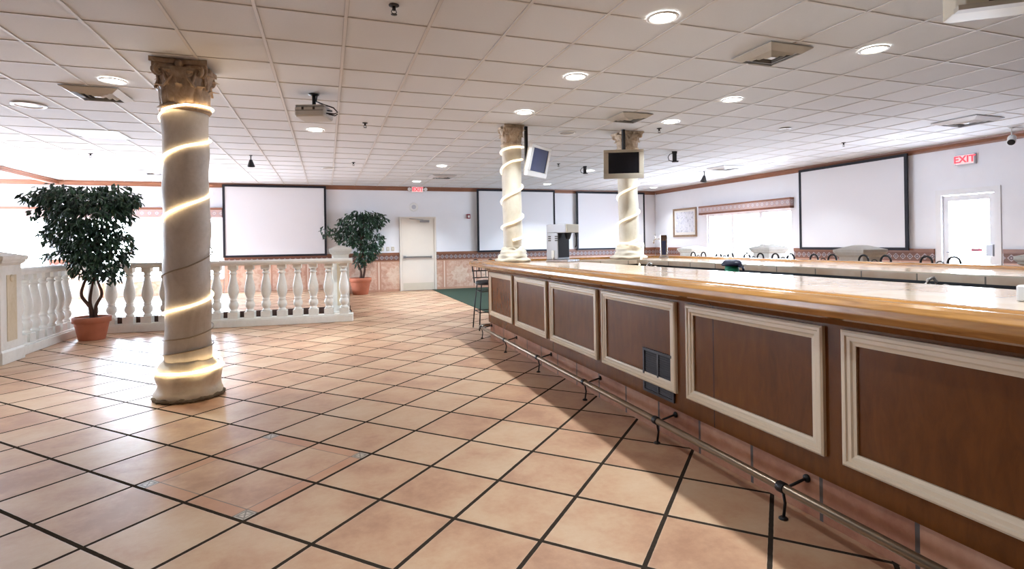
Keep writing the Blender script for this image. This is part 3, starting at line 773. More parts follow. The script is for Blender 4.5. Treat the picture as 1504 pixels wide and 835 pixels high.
# ------------------------------------------------------------------ columns
def leaf_strip(mb, ang, r0, z0, h, w, out, mi=0):
    # acanthus leaf: rises along the bell, curls outward at the tip
    n = 7; rows = []
    ca, sa = math.cos(ang), math.sin(ang)
    for k in range(n + 1):
        t = k / n
        if t < 0.72: r = r0 + 0.10 * out * t; z = z0 + h * t / 0.72 * 0.86
        else:
            q = (t - 0.72) / 0.28 * PI * 0.8
            r = r0 + 0.072 * out + out * 0.55 * (1 - math.cos(q)) * 0.9; z = z0 + h * 0.86 + h * 0.14 * math.sin(q) * 1.1
        ww = w * (0.75 + 0.5 * math.sin(PI * min(1, t * 1.1)) + 0.12 * math.sin(t * 22)) * (1 - 0.55 * max(0, t - 0.72) / 0.28)
        row = []
        for s in (-1, -0.5, 0, 0.5, 1):
            rr = r + (0.012 * w / 0.05 if s == 0 else (-0.006 if abs(s) == 1 else 0.004)); tt = s * ww
            row.append((rr * ca - tt * sa, rr * sa + tt * ca, z))
        rows.append(row)
    vs = [p for r in rows for p in r]
    vs += [(p[0] - 0.012 * ca, p[1] - 0.012 * sa, p[2]) for p in vs]
    N = 5 * (n + 1); fs = []
    for k in range(n):
        for i in range(4):
            a = k * 5 + i
            fs.append((a, a + 1, a + 6, a + 5)); fs.append((N + a + 5, N + a + 6, N + a + 1, N + a))
    for k in range(n):
        for e in (0, 4):
            a = k * 5 + e; fs.append((a, a + 5, N + a + 5, N + a))
    for i in range(4):
        fs.append((i, i + 1, N + i + 1, N + i)); a = n * 5 + i; fs.append((a, a + 1, N + a + 1, N + a))
    mb.add(vs, fs, mi, True)

def capital_mb(r, z0, z1, half):
    mb = MB(); H = z1 - z0
    mb.lathe([(r * 1.02, z0 - 0.02), (r * 1.12, z0), (r * 1.14, z0 + 0.02), (r * 1.02, z0 + 0.035), (r * 1.0, z0 + H * 0.3), (r * 1.06, z0 + H * 0.6), (r * 1.25, z0 + H * 0.82)], seg=28)
    for i in range(8): leaf_strip(mb, i * PI / 4, r * 1.01, z0 + 0.03, H * 0.40, r * 0.27, r * 0.42)
    for i in range(8): leaf_strip(mb, (i + 0.5) * PI / 4, r * 1.02, z0 + 0.05, H * 0.64, r * 0.25, r * 0.48)
    zc = z0 + H * 0.76
    for i in range(4):
        a = PI / 4 + i * PI / 2
        for sgn in (-1, 1):                      # corner volutes
            pts = []; R = H * 0.115; cx = half * 1.13
            for k in range(22):
                q = k / 21 * 3.4 * PI; rad = R * (1 - 0.75 * k / 21)
                pts.append((cx - R * 0.3 + rad * math.cos(PI * 0.75 - q), sgn * 0.016, zc + rad * math.sin(PI * 0.75 - q)))
            start = (r * 1.0, sgn * 0.07, z0 + H * 0.45)
            pts = [start, (r * 1.12, sgn * 0.045, z0 + H * 0.68)] + pts
            mb.tube(pts, H * 0.032, 6, T=Matrix.Rotation(a, 4, 'Z'))
        # small inner scrolls and a flower on each face
        af = i * PI / 2
        for sgn in (-1, 1):
            pts = [(r * 1.06, sgn * r * 0.65, z0 + H * 0.42)]
            for k in range(14):
                q = k / 13 * 2.6 * PI; rad = H * 0.075 * (1 - 0.7 * k / 13)
                pts.append((half * 0.86, sgn * (r * 0.20 + H * 0.075 - rad * math.cos(q)) * 1.0, z0 + H * 0.70 + rad * math.sin(q)))
            mb.tube(pts, H * 0.028, 6, T=Matrix.Rotation(af, 4, 'Z'))
        mb.lathe([(0.004, 0), (H * 0.085, 0.01), (H * 0.07, 0.022), (0.006, 0.034)], seg=10, T=Matrix.Rotation(af, 4, 'Z') @ Matrix.Translation((half * 0.86, 0, z0 + H * 0.90)) @ Matrix.Rotation(PI / 2, 4, 'Y'))
    # abacus: square with hollowed sides
    def aba(h_, za, zb):
        loop = []
        for i in range(4):
            a = -PI / 4 + i * PI / 2
            for k in range(8):
                t = k / 8
                x = h_ - 0.16 * h_ * math.sin(PI * t); y = -h_ + 2 * h_ * t
                c, s_ = math.cos(i * PI / 2), math.sin(i * PI / 2)
                loop.append((x * c - y * s_, x * s_ + y * c))
        n = len(loop)
        mb.add([(x, y, za) for x, y in loop] + [(x, y, zb) for x, y in loop], [tuple(reversed(range(n))), tuple(range(n, 2 * n))] + [(i, (i + 1) % n, n + (i + 1) % n, n + i) for i in range(n)])
    aba(half * 0.93, z0 + H * 0.82, z0 + H * 0.90); aba(half, z0 + H * 0.90, z1)
    return mb

def cloth_noise(amp, seed, zamp=0.0):
    rnd = random.Random(seed); ph = [rnd.uniform(0, 6.28) for _ in range(8)]
    def f(r, z, a, k):
        w = sum(math.sin((i + 2) * a + ph[i] + k * 0.7 * (1 if i % 2 else -1)) for i in range(5)) / 5
        w2 = math.sin(3 * a + ph[5] + k) * 0.5 + math.sin(7 * a + ph[6] - k) * 0.5
        return r + amp * w, z + zamp * w2
    return f

# the column standing on the floor
c1 = thing('column', 'tall freestanding faux marble column wound with lit rope light', 'column', (-1.21, 5.62, 0))
MB().lathe([(0.255, 0.001), (0.272, 0.012), (0.275, 0.05), (0.262, 0.075), (0.255, 0.10), (0.252, 0.135), (0.262, 0.17), (0.270, 0.215), (0.258, 0.262), (0.232, 0.295), (0.205, 0.325), (0.190, 0.345)], seg=64, noise=cloth_noise(0.018, 3, 0.010)).build('base', MAT['shaft_cream'], c1)
MB().lathe([(0.262, 0.0005), (0.284, 0.003), (0.290, 0.020), (0.280, 0.032), (0.268, 0.036)], seg=90, noise=lambda r, z, a, k: (r + 0.007 * math.sin(23 * a) + 0.006 * math.sin(37 * a + k), z + (0.006 * math.sin(11 * a) if k > 1 else 0))).build('fringe', MAT['fringe'], c1)
def shaft_noise(r, z, a, k):
    return r + 0.004 * math.sin(2 * a + z * 5) + 0.005 * math.sin(z * 9 + a), z
MB().lathe([(0.188 + 0.004 * math.sin(k * 0.9), 0.34 + (2.60 - 0.34) * k / 44) for k in range(45)], seg=40, noise=shaft_noise).build('shaft', MAT['shaft'], c1)
capital_mb(0.19, 2.60, HC - 0.006, 0.225).build('capital', MAT['capital'], c1)

def spiral(keys, rfun, a_front, n=36):
    # keys: heights where the rope passes the side facing the viewer, from the lowest turn up
    out = []
    for k in range(len(keys) - 1):
        for i in range(n):
            t = i / n; z = keys[k] + (keys[k + 1] - keys[k]) * t
            a = a_front + 2 * PI * (k + t)
            out.append((rfun(z) * math.cos(a), rfun(z) * math.sin(a), z, k + t))
    return out
AF = math.atan2(-5.62, 1.21)
keys = [0.262, 0.262, 0.44, 0.56, 0.835, 1.19, 1.737, 2.26, 2.62, 2.70]
sp = spiral(keys, lambda z: 0.284 - 0.006 if z < 0.275 else (0.284 - (z - 0.275) / 0.12 * 0.083 if z < 0.395 else (0.201 if z < 2.57 else 0.226)), AF)[:-16]
rope = thing('rope_light', 'warm glowing rope light wound around the tall floor-standing column', 'rope light', (-1.21, 5.62, 0))
lit, off, cur, state = [], [], [], None
for x, y, z, t in sp:
    s_ = (t <= 1.45) or (3.6 <= t <= 4.36) or t >= 5.55
    if state is None: state = s_
    if s_ != state:
        (lit if state else off).append(cur + [(x, y, z)]); cur = []; state = s_
    cur.append((x, y, z))
(lit if state else off).append(cur)
for seg_ in lit: MB().tube(seg_, 0.0095, 8).build('lit_strand', MAT['rope_lit'], rope)
for seg_ in off: MB().tube(seg_, 0.0065, 8).build('unlit_strand', MAT['rope_off'], rope)

def bar_column(name_label, loc, r, half, z_cap, seed):
    c = thing('column', name_label, 'column', loc)
    zb = TZ
    b = MB(); b.lathe([(r * 1.60, 0.001), (r * 1.80, 0.012), (r * 1.84, 0.03), (r * 1.70, 0.05), (r * 1.52, 0.06), (r * 1.56, 0.08), (r * 1.50, 0.105), (r * 1.32, 0.118), (r * 1.36, 0.14), (r * 1.28, 0.165), (r * 1.12, 0.175), (r * 1.14, 0.195), (r * 0.98, 0.215)], seg=72, noise=cloth_noise(0.030, seed, 0.010)); b.build('base', MAT['shaft_cream'], c)
    MB().lathe([(r, 0.17 + (z_cap - zb - 0.17) * k / 24) for k in range(25)], seg=32, noise=lambda R, z, a, k: (R + 0.004 * math.sin(3 * a + z * 6) + 0.003 * math.sin(z * 17), z)).build('shaft', MAT['shaft_cream'], c)
    capital_mb(r * 1.0, z_cap - zb, HC - zb - 0.004, half).build('capital', MAT['capital_pale'], c)
    return c
C2 = (2.525, 7.27, TZ); C3 = (4.42, 7.25, TZ)
bar_column('slim cream column standing on the near corner of the bar', C2, 0.138, 0.150, 2.74, 11)
bar_column('slim cream column standing on the far corner of the bar behind the tan television', C3, 0.150, 0.185, 2.76, 12)
rp2 = thing('rope_light', 'thick pale rope light wound around the near bar column', 'rope light', C2)
a2 = math.atan2(-C2[1], -C2[0])
MB().tube([p[:3] for p in spiral([0.31, 0.555, 0.965, 1.42, 1.62, 1.72], lambda z: 0.153 if z < 1.64 else 0.172, a2)[:-16]], 0.0165, 8).build('strand', MAT['rope_white'], rp2)
rp3 = thing('rope_light', 'thick pale rope light with a loose tail on the far bar column', 'rope light', C3)
a3 = math.atan2(-C3[1], -C3[0])
s3 = [p[:3] for p in spiral([0.23, 0.24, 0.62, 1.05, 1.50, 1.63], lambda z: 0.165 if z > 0.26 else 0.212, a3)]
MB().tube(s3, 0.0165, 8).build('strand', MAT['rope_white'], rp3)
ct_ = [(0.10, -0.245, 0.215), (0.05, -0.31, 0.14), (0.0, -0.36, 0.05), (-0.04, -0.385, -0.02), (-0.09, -0.42, -0.10)]
MB().tube(ct_, 0.014, 8).build('loose_tail', MAT['rope_white'], rp3)

# ------------------------------------------------------------------ balustrades
BPROF = [(0.060, 0.0), (0.066, 0.012), (0.062, 0.028), (0.050, 0.036), (0.052, 0.05), (0.070, 0.075), (0.078, 0.11), (0.072, 0.15), (0.050, 0.178), (0.060, 0.186), (0.062, 0.20), (0.052, 0.21), (0.058, 0.235), (0.078, 0.29), (0.086, 0.345), (0.082, 0.41), (0.066, 0.49), (0.052, 0.56), (0.045, 0.61), (0.046, 0.625), (0.060, 0.632), (0.061, 0.648), (0.046, 0.656), (0.048, 0.68), (0.062, 0.700)]
def baluster(parent, x, y, rz, z0, z1, wide):
    b = MB(); T = Matrix.Translation((x, y, 0)) @ Matrix.Rotation(rz, 4, 'Z')
    b.box(-wide, wide, -0.085, 0.085, z0, 0.245, 0, T)
    s = (z1 - 0.075 - 0.245) / 0.70
    b.lathe([(r, 0.245 + z * s) for r, z in BPROF], seg=20, T=T, smooth=True)
    b.box(-0.068, 0.068, -0.068, 0.068, z1 - 0.076, z1 + 0.004, 0, T)
    return b
def balustrade(label, p0, p1, n, inset0, inset1):
    p0, p1 = Vector(p0), Vector(p1); d = p1 - p0; Ln = d.length; a = math.atan2(d.y, d.x)
    r = thing('balustrade', label, 'balustrade', (p0.x, p0.y, 0), a, 'cast stone balustrades')
    c = MB(); c.box(0, Ln, -0.13, 0.13, 0.001, 0.115); c.box(0, Ln, -0.115, 0.115, 0.115, 0.135); c.build('base_curb', MAT['stone'], r, bevel=0.006)
    t = MB()
    prof = [(-0.115, 1.04), (-0.125, 1.06), (-0.135, 1.075), (-0.135, 1.105), (-0.11, 1.125), (0.11, 1.125), (0.135, 1.105), (0.135, 1.075), (0.125, 1.06), (0.115, 1.04)]
    t.sweep(prof, [(0, 0, 0, 1), (Ln, 0, 0, 1)]); t.build('top_rail', MAT['stone'], r)
    for i in range(n):
        x = inset0 + (Ln - inset0 - inset1) * i / (n - 1)
        baluster(r, x, 0, 0, 0.133, 1.042, 0.078).build('baluster', MAT['stone'], r)
    return r
balustrade('long white stone balustrade behind the lit column', (-3.72, 10.40), (0.43, 10.08), 16, 0.14, 0.15)
balustrade('short white stone balustrade at the far left beside the tall post', (-3.84, 8.50), (-3.84, 10.24), 7, 0.20, 0.14)

def post(label, loc, half, H, group=None, panel=True):
    r = thing('balustrade_post', label, 'post', loc, 0, group)
    b = MB(); b.box(-half - 0.02, half + 0.02, -half - 0.02, half + 0.02, 0.001, 0.14); b.frustum((0, 0), half + 0.02, half, 0.14, 0.165)
    hh = H - 0.17
    b.box(-half, half, -half, half, 0.165, hh); b.build('shaft', MAT['stone'], r, bevel=0.004)
    if panel:
        p = MB()
        w = half * 0.45
        for k in range(4):
            T = Matrix.Rotation(k * PI / 2, 4, 'Z')
            p.box(-w, w, -half - 0.006, -half + 0.002, 0.26, hh - 0.12, 0, T)
            p.lathe([(0.004, -0.006), (0.045, 0.0), (0.04, 0.010), (0.005, 0.016)], seg=12, T=T @ Matrix.Translation((0, -half - 0.003, hh - 0.16)) @ Matrix.Rotation(PI / 2, 4, 'X'))
        p.build('side_panel', MAT['post_panel'], r)
    c = MB(); c.frustum((0, 0), half, half + 0.03, hh, hh + 0.03); c.box(-half - 0.035, half + 0.035, -half - 0.035, half + 0.035, hh + 0.03, hh + 0.05)
    c.frustum((0, 0), half + 0.04, half + 0.055, hh + 0.05, hh + 0.075); c.box(-half - 0.055, half + 0.055, -half - 0.055, half + 0.055, hh + 0.075, hh + 0.11); c.frustum((0, 0), half + 0.05, half * 0.35, hh + 0.11, H)
    c.build('cap', MAT['stone'], r, bevel=0.004)
    return r
post('tall white stone post at the left edge ending the short balustrade', (-3.89, 8.20, 0), 0.235, 1.35, 'stone posts')
post('white stone post behind the right end of the long balustrade', (0.235, 10.46, 0), 0.145, 1.35, 'stone posts')
post('white stone post beyond the bar, in front of the right window', (8.03, 8.12, 0), 0.20, 1.25, 'stone posts')
post('white stone post beyond the bar, under the right projection screen', (7.31, 5.70, 0), 0.185, 1.24, 'stone posts')
post('white stone post beyond the bar, near the framed picture', (8.80, 11.35, 0), 0.235, 1.20, 'stone posts')
post('white stone post cut off by the right edge beyond the bar', (6.86, 3.22, 0), 0.21, 1.20, 'stone posts')

# ------------------------------------------------------------------ potted ficus trees
def ficus(label, loc, k, seed, blobs, n_leaf, pot_r, pot_h, ymax, trunks):
    rnd = random.Random(seed)
    r = thing('potted_ficus', label, 'plant', loc, 0, 'potted ficus trees')
    p = MB()
    p.lathe([(pot_r * 0.66, 0.001), (pot_r * 0.68, 0.01), (pot_r * 0.88, pot_h * 0.72), (pot_r * 0.89, pot_h * 0.74), (pot_r * 0.98, pot_h * 0.76), (pot_r, pot_h * 0.97), (pot_r * 0.97, pot_h), (pot_r * 0.90, pot_h), (pot_r * 0.88, pot_h * 0.90)], seg=36)
    p.build('pot', MAT['terracotta'], r)
    s = MB(); s.lathe([(pot_r * 0.2, pot_h * 0.86), (pot_r * 0.885, pot_h * 0.88), (pot_r * 0.6, pot_h * 0.93), (0.01, pot_h * 0.95)], seg=24); s.build('soil', MAT['soil'], r)
    for tr in trunks:
        t = MB(); n = len(tr); pts = []
        for i in range(n - 1):
            for q in range(5):
                f = q / 5; a, b = Vector(tr[i]), Vector(tr[i + 1]); a0 = Vector(tr[max(i - 1, 0)]); b1 = Vector(tr[min(i + 2, n - 1)])
                pts.append(0.5 * ((2 * a) + (b - a0) * f + (2 * a0 - 5 * a + 4 * b - b1) * f * f + (3 * a - a0 - 3 * b + b1) * f ** 3))
        pts.append(Vector(tr[-1]))
        t.tube(pts, [0.030 * k * (1 - 0.65 * i / len(pts)) for i in range(len(pts))], 8)
        t.build('trunk', MAT['bark'], r)
    tw = MB(); lf = MB(); topp = Vector(trunks[0][-1])
    tot = sum(b[3] * b[4] * b[5] for b in blobs)
    for (bx, by, bz, rx, ry, rz) in blobs:
        tw.tube([topp * 0.6 + Vector(trunks[0][-2]) * 0.4, (topp + Vector((bx, by, bz))) / 2 + Vector((rnd.uniform(-.06, .06), rnd.uniform(-.06, .06), 0.05)), (bx, by, bz)], [0.012 * k, 0.008 * k, 0.004], 5)
        cnt = max(30, int(n_leaf * (rx * ry * rz) / tot))
        for _ in range(cnt):
            while True:
                d = Vector((rnd.uniform(-1, 1), rnd.uniform(-1, 1), rnd.uniform(-1, 1)))
                if 0.05 < d.length < 1: break
            d = d.normalized() * (d.length ** 0.55)
            c = Vector((bx + d.x * rx, by + d.y * ry, bz + d.z * rz))
            if c.y + loc[1] > ymax: c.y = ymax - loc[1] - rnd.uniform(0, 0.25)
            wx, wy = c.x + loc[0], c.y + loc[1]
            if c.z < 1.22 and (wx < -3.62 or 9.86 < wy < 10.9): continue
            L_ = rnd.uniform(0.075, 0.12) * k; W_ = L_ * rnd.uniform(0.40, 0.52)
            yaw = math.atan2(d.y, d.x) + rnd.uniform(-1.2, 1.2); pitch = rnd.uniform(-0.1, 1.35)
            T = Matrix.Translation(c) @ Matrix.Rotation(yaw, 4, 'Z') @ Matrix.Rotation(pitch, 4, 'Y') @ Matrix.Rotation(rnd.uniform(-0.7, 0.7), 4, 'X')
            vs = [(0, 0, 0), (L_ * .35, W_ * .5, -.006), (L_ * .35, 0, .008 * k), (L_ * .35, -W_ * .5, -.006), (L_ * .7, W_ * .36, -.014), (L_ * .7, 0, -.002), (L_ * .7, -W_ * .36, -.014), (L_, 0, -.03)]
            lf.add(vs, [(0, 2, 1), (0, 3, 2), (1, 2, 5, 4), (2, 3, 6, 5), (4, 5, 7), (5, 6, 7)], 0, False, T)
    tw.build('twigs', MAT['bark'], r)
    lf.build('foliage', MAT['leaf'], r)
    return r
def rblob(lst): return lst
P1 = (-3.36, 9.70, 0)
b1 = [(-0.05, 0, 2.10, 0.62, 0.50, 0.22), (-0.38, -0.05, 2.18, 0.30, 0.32, 0.16), (0.34, 0.0, 2.12, 0.28, 0.32, 0.24), (0.05, -0.1, 1.85, 0.52, 0.45, 0.25), (-0.15, 0, 1.58, 0.46, 0.42, 0.26),
      (0.12, 0, 1.40, 0.46, 0.42, 0.28), (0.08, 0.0, 1.15, 0.38, 0.36, 0.22), (-0.25, 0, 1.20, 0.34, 0.30, 0.18), (0.15, 0, 0.98, 0.24, 0.24, 0.14), (-0.66, -0.1, 2.12, 0.14, 0.12, 0.09), (0.56, -0.1, 2.08, 0.13, 0.12, 0.09), (-0.55, 0, 1.88, 0.20, 0.2, 0.13)]
ficus('large potted ficus tree at the left in front of the bright window', P1, 1.0, 21, b1, 3600, 0.245, 0.345, YB - 0.1,
      [[(0.0, 0, 0.30), (-0.02, 0, 0.48), (-0.13, 0.02, 0.66), (-0.09, 0, 0.85), (0.0, 0, 1.1), (0.0, 0, 1.5)], [(0.05, 0, 0.30), (0.05, 0.02, 0.50), (0.13, 0, 0.68), (0.08, 0, 0.88), (0.03, 0, 1.15)], [(0.02, 0.03, 0.30), (-0.03, 0.03, 0.55), (0.0, 0.0, 0.75), (0.05, 0, 1.0)]])
P2 = (0.86, 15.28, 0)
b2 = [(0.0, 0, 1.95, 0.60, 0.34, 0.28), (0.35, 0, 2.05, 0.42, 0.30, 0.20), (-0.2, 0, 1.62, 0.46, 0.34, 0.26), (0.2, 0, 1.50, 0.48, 0.32, 0.26), (0.30, 0, 1.25, 0.28, 0.26, 0.18), (0.12, 0, 1.02, 0.26, 0.22, 0.18), (-0.62, -0.1, 1.72, 0.22, 0.16, 0.14), (-0.85, -0.1, 1.74, 0.18, 0.12, 0.18), (0.1, 0, 2.18, 0.5, 0.28, 0.14), (0.14, 0, 1.12, 0.30, 0.25, 0.26), (-0.02, 0, 0.86, 0.16, 0.16, 0.14)]
ficus('smaller looking potted ficus tree by the back wall beside the cream door', P2, 1.15, 33, b2, 1900, 0.30, 0.46, YB - 0.06,
      [[(0.0, 0, 0.40), (0.02, 0, 0.62), (-0.06, 0, 0.85), (0.04, 0, 1.1), (0.0, 0, 1.6)], [(0.06, 0, 0.40), (0.12, 0, 0.7), (0.05, 0, 0.95), (0.1, 0, 1.3)]])

# ------------------------------------------------------------------ projection screens
def pscreen(label, axis, at, out, a0, a1, z0, z1):
    c = (a0 + a1) / 2; w = (a1 - a0) / 2; h = z1 - z0
    loc = (c, at, z0) if axis == 'x' else (at, c, z0)
    rz = 0 if axis == 'x' else -PI / 2            # local -y faces into the room
    r = thing('projection_screen', label, 'screen', loc, rz, 'fixed projection screens')
    f = MB(); b = 0.055
    f.box(-w, w, -0.045, -0.004, 0, b); f.box(-w, w, -0.045, -0.004, h - b, h); f.box(-w, -w + b, -0.045, -0.004, b, h - b); f.box(w - b, w, -0.045, -0.004, b, h - b)
    f.build('frame', MAT['screen_black'], r)
    s = MB(); s.box(-w + b, w - b, -0.034, -0.020, b, h - b); s.build('screen_fabric', MAT['screen_white'], r)
    return r
SY = YB - 0.037
pscreen('white projection screen left of the back door, beside the back window', 'x', SY - 0.036, -1, -2.55, 0.0, 1.08, 2.99)
pscreen('white projection screen on the back wall behind the near bar column', 'x', SY - 0.036, -1, 4.31, 6.87, 1.08, 2.99)
pscreen('white projection screen on the back wall nearest the right corner', 'x', SY - 0.036, -1, 7.63, 10.17, 1.08, 2.97)
pscreen('large white projection screen on the right wall between window and glass door', 'y', XR - 0.073, -1, 7.23, 9.72, 1.09, 2.95)

# ------------------------------------------------------------------ signs and small wall fittings
def text_mesh(body, size, extr, mat, parent, loc, rot):
    cu = bpy.data.curves.new('lettering', 'FONT'); cu.body = body; cu.size = size; cu.extrude = extr; cu.align_x = 'CENTER'; cu.align_y = 'CENTER'; cu.offset = 0.004
    tmp = bpy.data.objects.new('tmp', cu); COL.objects.link(tmp)
    bpy.context.view_layer.update()
    me = bpy.data.meshes.new_from_object(tmp.evaluated_get(bpy.context.evaluated_depsgraph_get()))
    bpy.data.objects.remove(tmp)
    me.name = 'lettering'; me.materials.clear(); me.materials.append(mat)
    o = bpy.data.objects.new('lettering', me); COL.objects.link(o); o.parent = parent; o.location = loc; o.rotation_euler = rot
    return o
ex = thing('exit_sign', 'red lettered exit sign on the right wall above the glass door', 'sign', (XR - 0.002, 6.28, 2.60), 0, 'lit exit signs')
MB().rbox(-0.055, 0, -0.155, 0.155, 0, 0.185, 0.01).build('housing', MAT['grey_plastic'], ex)
MB().box(-0.059, -0.0551, -0.14, 0.14, 0.014, 0.171).build('face', MAT['exit_face'], ex)
text_mesh('EXIT', 0.165, 0.002, MAT['exit_letter'], ex, (-0.0615, 0, 0.092), (PI / 2, 0, -PI / 2))
ex2 = thing('exit_sign', 'glowing exit sign with twin emergency lamps above the cream back door', 'sign', (2.52, YB - 0.067, 2.86), 0, 'lit exit signs')
MB().rbox(-0.17, 0.17, -0.06, -0.001, 0, 0.165, 0.01).build('housing', MAT['white_plastic'], ex2)
MB().box(-0.155, 0.155, -0.064, -0.0601, 0.012, 0.153).build('face', MAT['exit_face'], ex2)
text_mesh('EXIT', 0.15, 0.002, MAT['exit_letter'], ex2, (0, -0.0665, 0.083), (PI / 2, 0, 0))
for s in (-1, 1):
    T = Matrix.Translation((s * 0.235, -0.04, 0.09)) @ Matrix.Rotation(PI / 2, 4, 'X')
    m = MB(); m.lathe([(0.02, -0.035), (0.035, -0.03), (0.05, 0.02), (0.05, 0.04), (0.044, 0.042)], seg=16, T=T); m.tube([(s * 0.165, -0.03, 0.09), (s * 0.20, -0.03, 0.09)], 0.012, 8); m.build('lamp_head', MAT['white_plastic'], ex2)

cn = thing('wall_speaker', 'round white speaker on the back wall below the exit sign', 'speaker', (2.42, YB, 2.44))
T = Matrix.Rotation(PI / 2, 4, 'X')
MB().lathe([(0.13, 0.001), (0.13, 0.02), (0.11, 0.034), (0.10, 0.030)], seg=28, T=T).build('rim', MAT['white_plastic'], cn)
MB().lathe([(0.02, 0.018), (0.095, 0.026), (0.05, 0.032), (0.012, 0.034)], seg=24, T=T).build('grille', MAT['grey_plastic'], cn)

al = thing('fire_alarm', 'small dark red fire alarm strobe on the back wall by the screen', 'alarm', (4.06, YB, 2.10))
MB().rbox(-0.055, 0.055, -0.05, -0.001, 0, 0.14, 0.01).build('body', MAT['red_plastic'], al)
MB().rbox(-0.03, 0.03, -0.065, -0.0505, 0.03, 0.10, 0.006).build('strobe_lens', MAT['white_plastic'], al)
for x, lb in ((1.50, 'leftmost small wall plate left of the cream door above the wainscot'), (1.66, 'middle of the three wall plates left of the cream door'), (1.80, 'rightmost small wall plate left of the cream door above the wainscot')):
    r = thing('switch_plate', lb, 'switch', (x, YB, 1.17), 0, 'switch plates by the cream door')
    MB().rbox(-0.045, 0.045, -0.010, -0.001, 0, 0.12, 0.006).build('plate', MAT['beige'], r)
    MB().box(-0.012, 0.012, -0.018, -0.0101, 0.04, 0.08).build('toggle', MAT['white_plastic'], r)

pic = thing('framed_picture', 'wood framed blue and grey print on the right wall', 'picture', (XR - 0.002, 14.13, 1.455), -PI / 2)
m = MB(); w, h, b = 0.58, 0.90, 0.06
m.box(-w, w, -0.035, 0, 0, b); m.box(-w, w, -0.035, 0, h - b, h); m.box(-w, -w + b, -0.035, 0, b, h - b); m.box(w - b, w, -0.035, 0, b, h - b)
m.build('frame', MAT['frame_wood'], pic, bevel=0.006)
MB().box(-w + b, w - b, -0.012, -0.003, b, h - b).build('mat_board', MAT['mat_board'], pic)
MB().box(-w + b + 0.06, w - b - 0.06, -0.015, -0.0125, b + 0.08, h - b - 0.06).build('print', MAT['print'], pic)

# ------------------------------------------------------------------ ceiling fittings
DL = None
def downlight(x, y, label, lit=True, r=0.095):
    o = thing('downlight', label, 'ceiling light', (x, y, HC), 0, 'recessed ceiling downlights' if lit else 'unlit recessed ceiling lights')
    MB().lathe([(r * 1.25, -0.008), (r * 1.22, -0.016), (r * 1.05, -0.018), (r, -0.012), (r * 0.97, -0.0085)], seg=28, cap=False).build('trim_ring', MAT['white_plastic'], o)
    MB().lathe([(r * 1.02, -0.0085), (r * 0.7, -0.0105), (0.005, -0.012)], seg=24).build('lens', MAT['lamp_on'] if lit else MAT['lamp_off'], o)
    if lit:
        L = bpy.data.lights.new('downlight_lamp', 'AREA'); L.shape = 'DISK'; L.size = 0.09; L.energy = DOWNLIGHT_W * (1.0 if y < 5.5 else (1.5 if y < 8 else 2.6)) * (0.45 if x > 9 else 1.0); L.color = DOWNLIGHT_COL; L.spread = 1.9
        q = bpy.data.objects.new('downlight_lamp', L); COL.objects.link(q); q.parent = o; q.location = (0, 0, -0.022)
    return o
for x, y, lb in (
    (2.40, 3.41, 'brightest lit downlight at the top centre, first over the bar front'),
    (2.40, 4.90, 'second lit downlight along the bar front row'),
    (2.42, 6.43, 'third lit downlight along the bar front row, above the near bar column'),
    (4.62, 3.44, 'lit downlight at the upper right, first of the row over the far counter'),
    (4.60, 5.18, 'second lit downlight of the row over the far counter'),
    (4.61, 6.40, 'third lit downlight of the row over the far counter'),
    (-1.98, 6.30, 'lit downlight left of the tall floor column'),
    (-0.13, 8.22, 'lit downlight just below the grey projector'),
    (2.36, 11.35, 'lit downlight left of the near bar column, ahead of the back door'),
    (2.29, 14.33, 'far lit downlight just above the back exit sign'),
    (9.10, 6.39, 'lit downlight in front of the right wall screen'),
    (9.22, 8.95, 'lit downlight by the left end of the right wall screen'),
    (9.69, 11.15, 'lit downlight above the right window'),
    (9.79, 14.54, 'farthest lit downlight by the right corner'),
    (5.89, 11.34, 'lit downlight between the two televisions'),
    (6.04, 14.27, 'far lit downlight above the middle back screen'),
    (2.40, 1.90, 'downlight over the bar front beyond the top of the picture'), (2.40, 0.40, 'downlight over the bar behind the viewer'),
    (4.60, 1.80, 'downlight over the far counter beyond the right of the picture'),
    (0.30, 1.90, 'downlight over the floor beyond the top of the picture')):
    downlight(x, y, lb)
downlight(-3.21, 7.62, 'unlit round ceiling light with a white ring at the left', False, 0.13)
downlight(3.50, 7.46, 'unlit round ceiling light between the bar columns', False, 0.11)
downlight(6.61, 6.33, 'small unlit ceiling light right of the second far counter downlight', False, 0.07)
downlight(0.05, 12.2, 'unlit ceiling light beyond the projector', False, 0.11)

tf = thing('ceiling_light_panel', 'square lit fluorescent panel in the ceiling at the left', 'ceiling light', (-3.08, 9.30, HC))
m = MB(); q = 0.30
m.box(-q, q, -q, -q + 0.025, -0.014, -0.0075); m.box(-q, q, q - 0.025, q, -0.014, -0.0075); m.box(-q, -q + 0.025, -q + 0.025, q - 0.025, -0.014, -0.0075); m.box(q - 0.025, q, -q + 0.025, q - 0.025, -0.014, -0.0075)
m.build('frame', MAT['white_plastic'], tf)
MB().box(-q + 0.025, q - 0.025, -q + 0.025, q - 0.025, -0.011, -0.0075).build('lens', MAT['troffer'], tf)

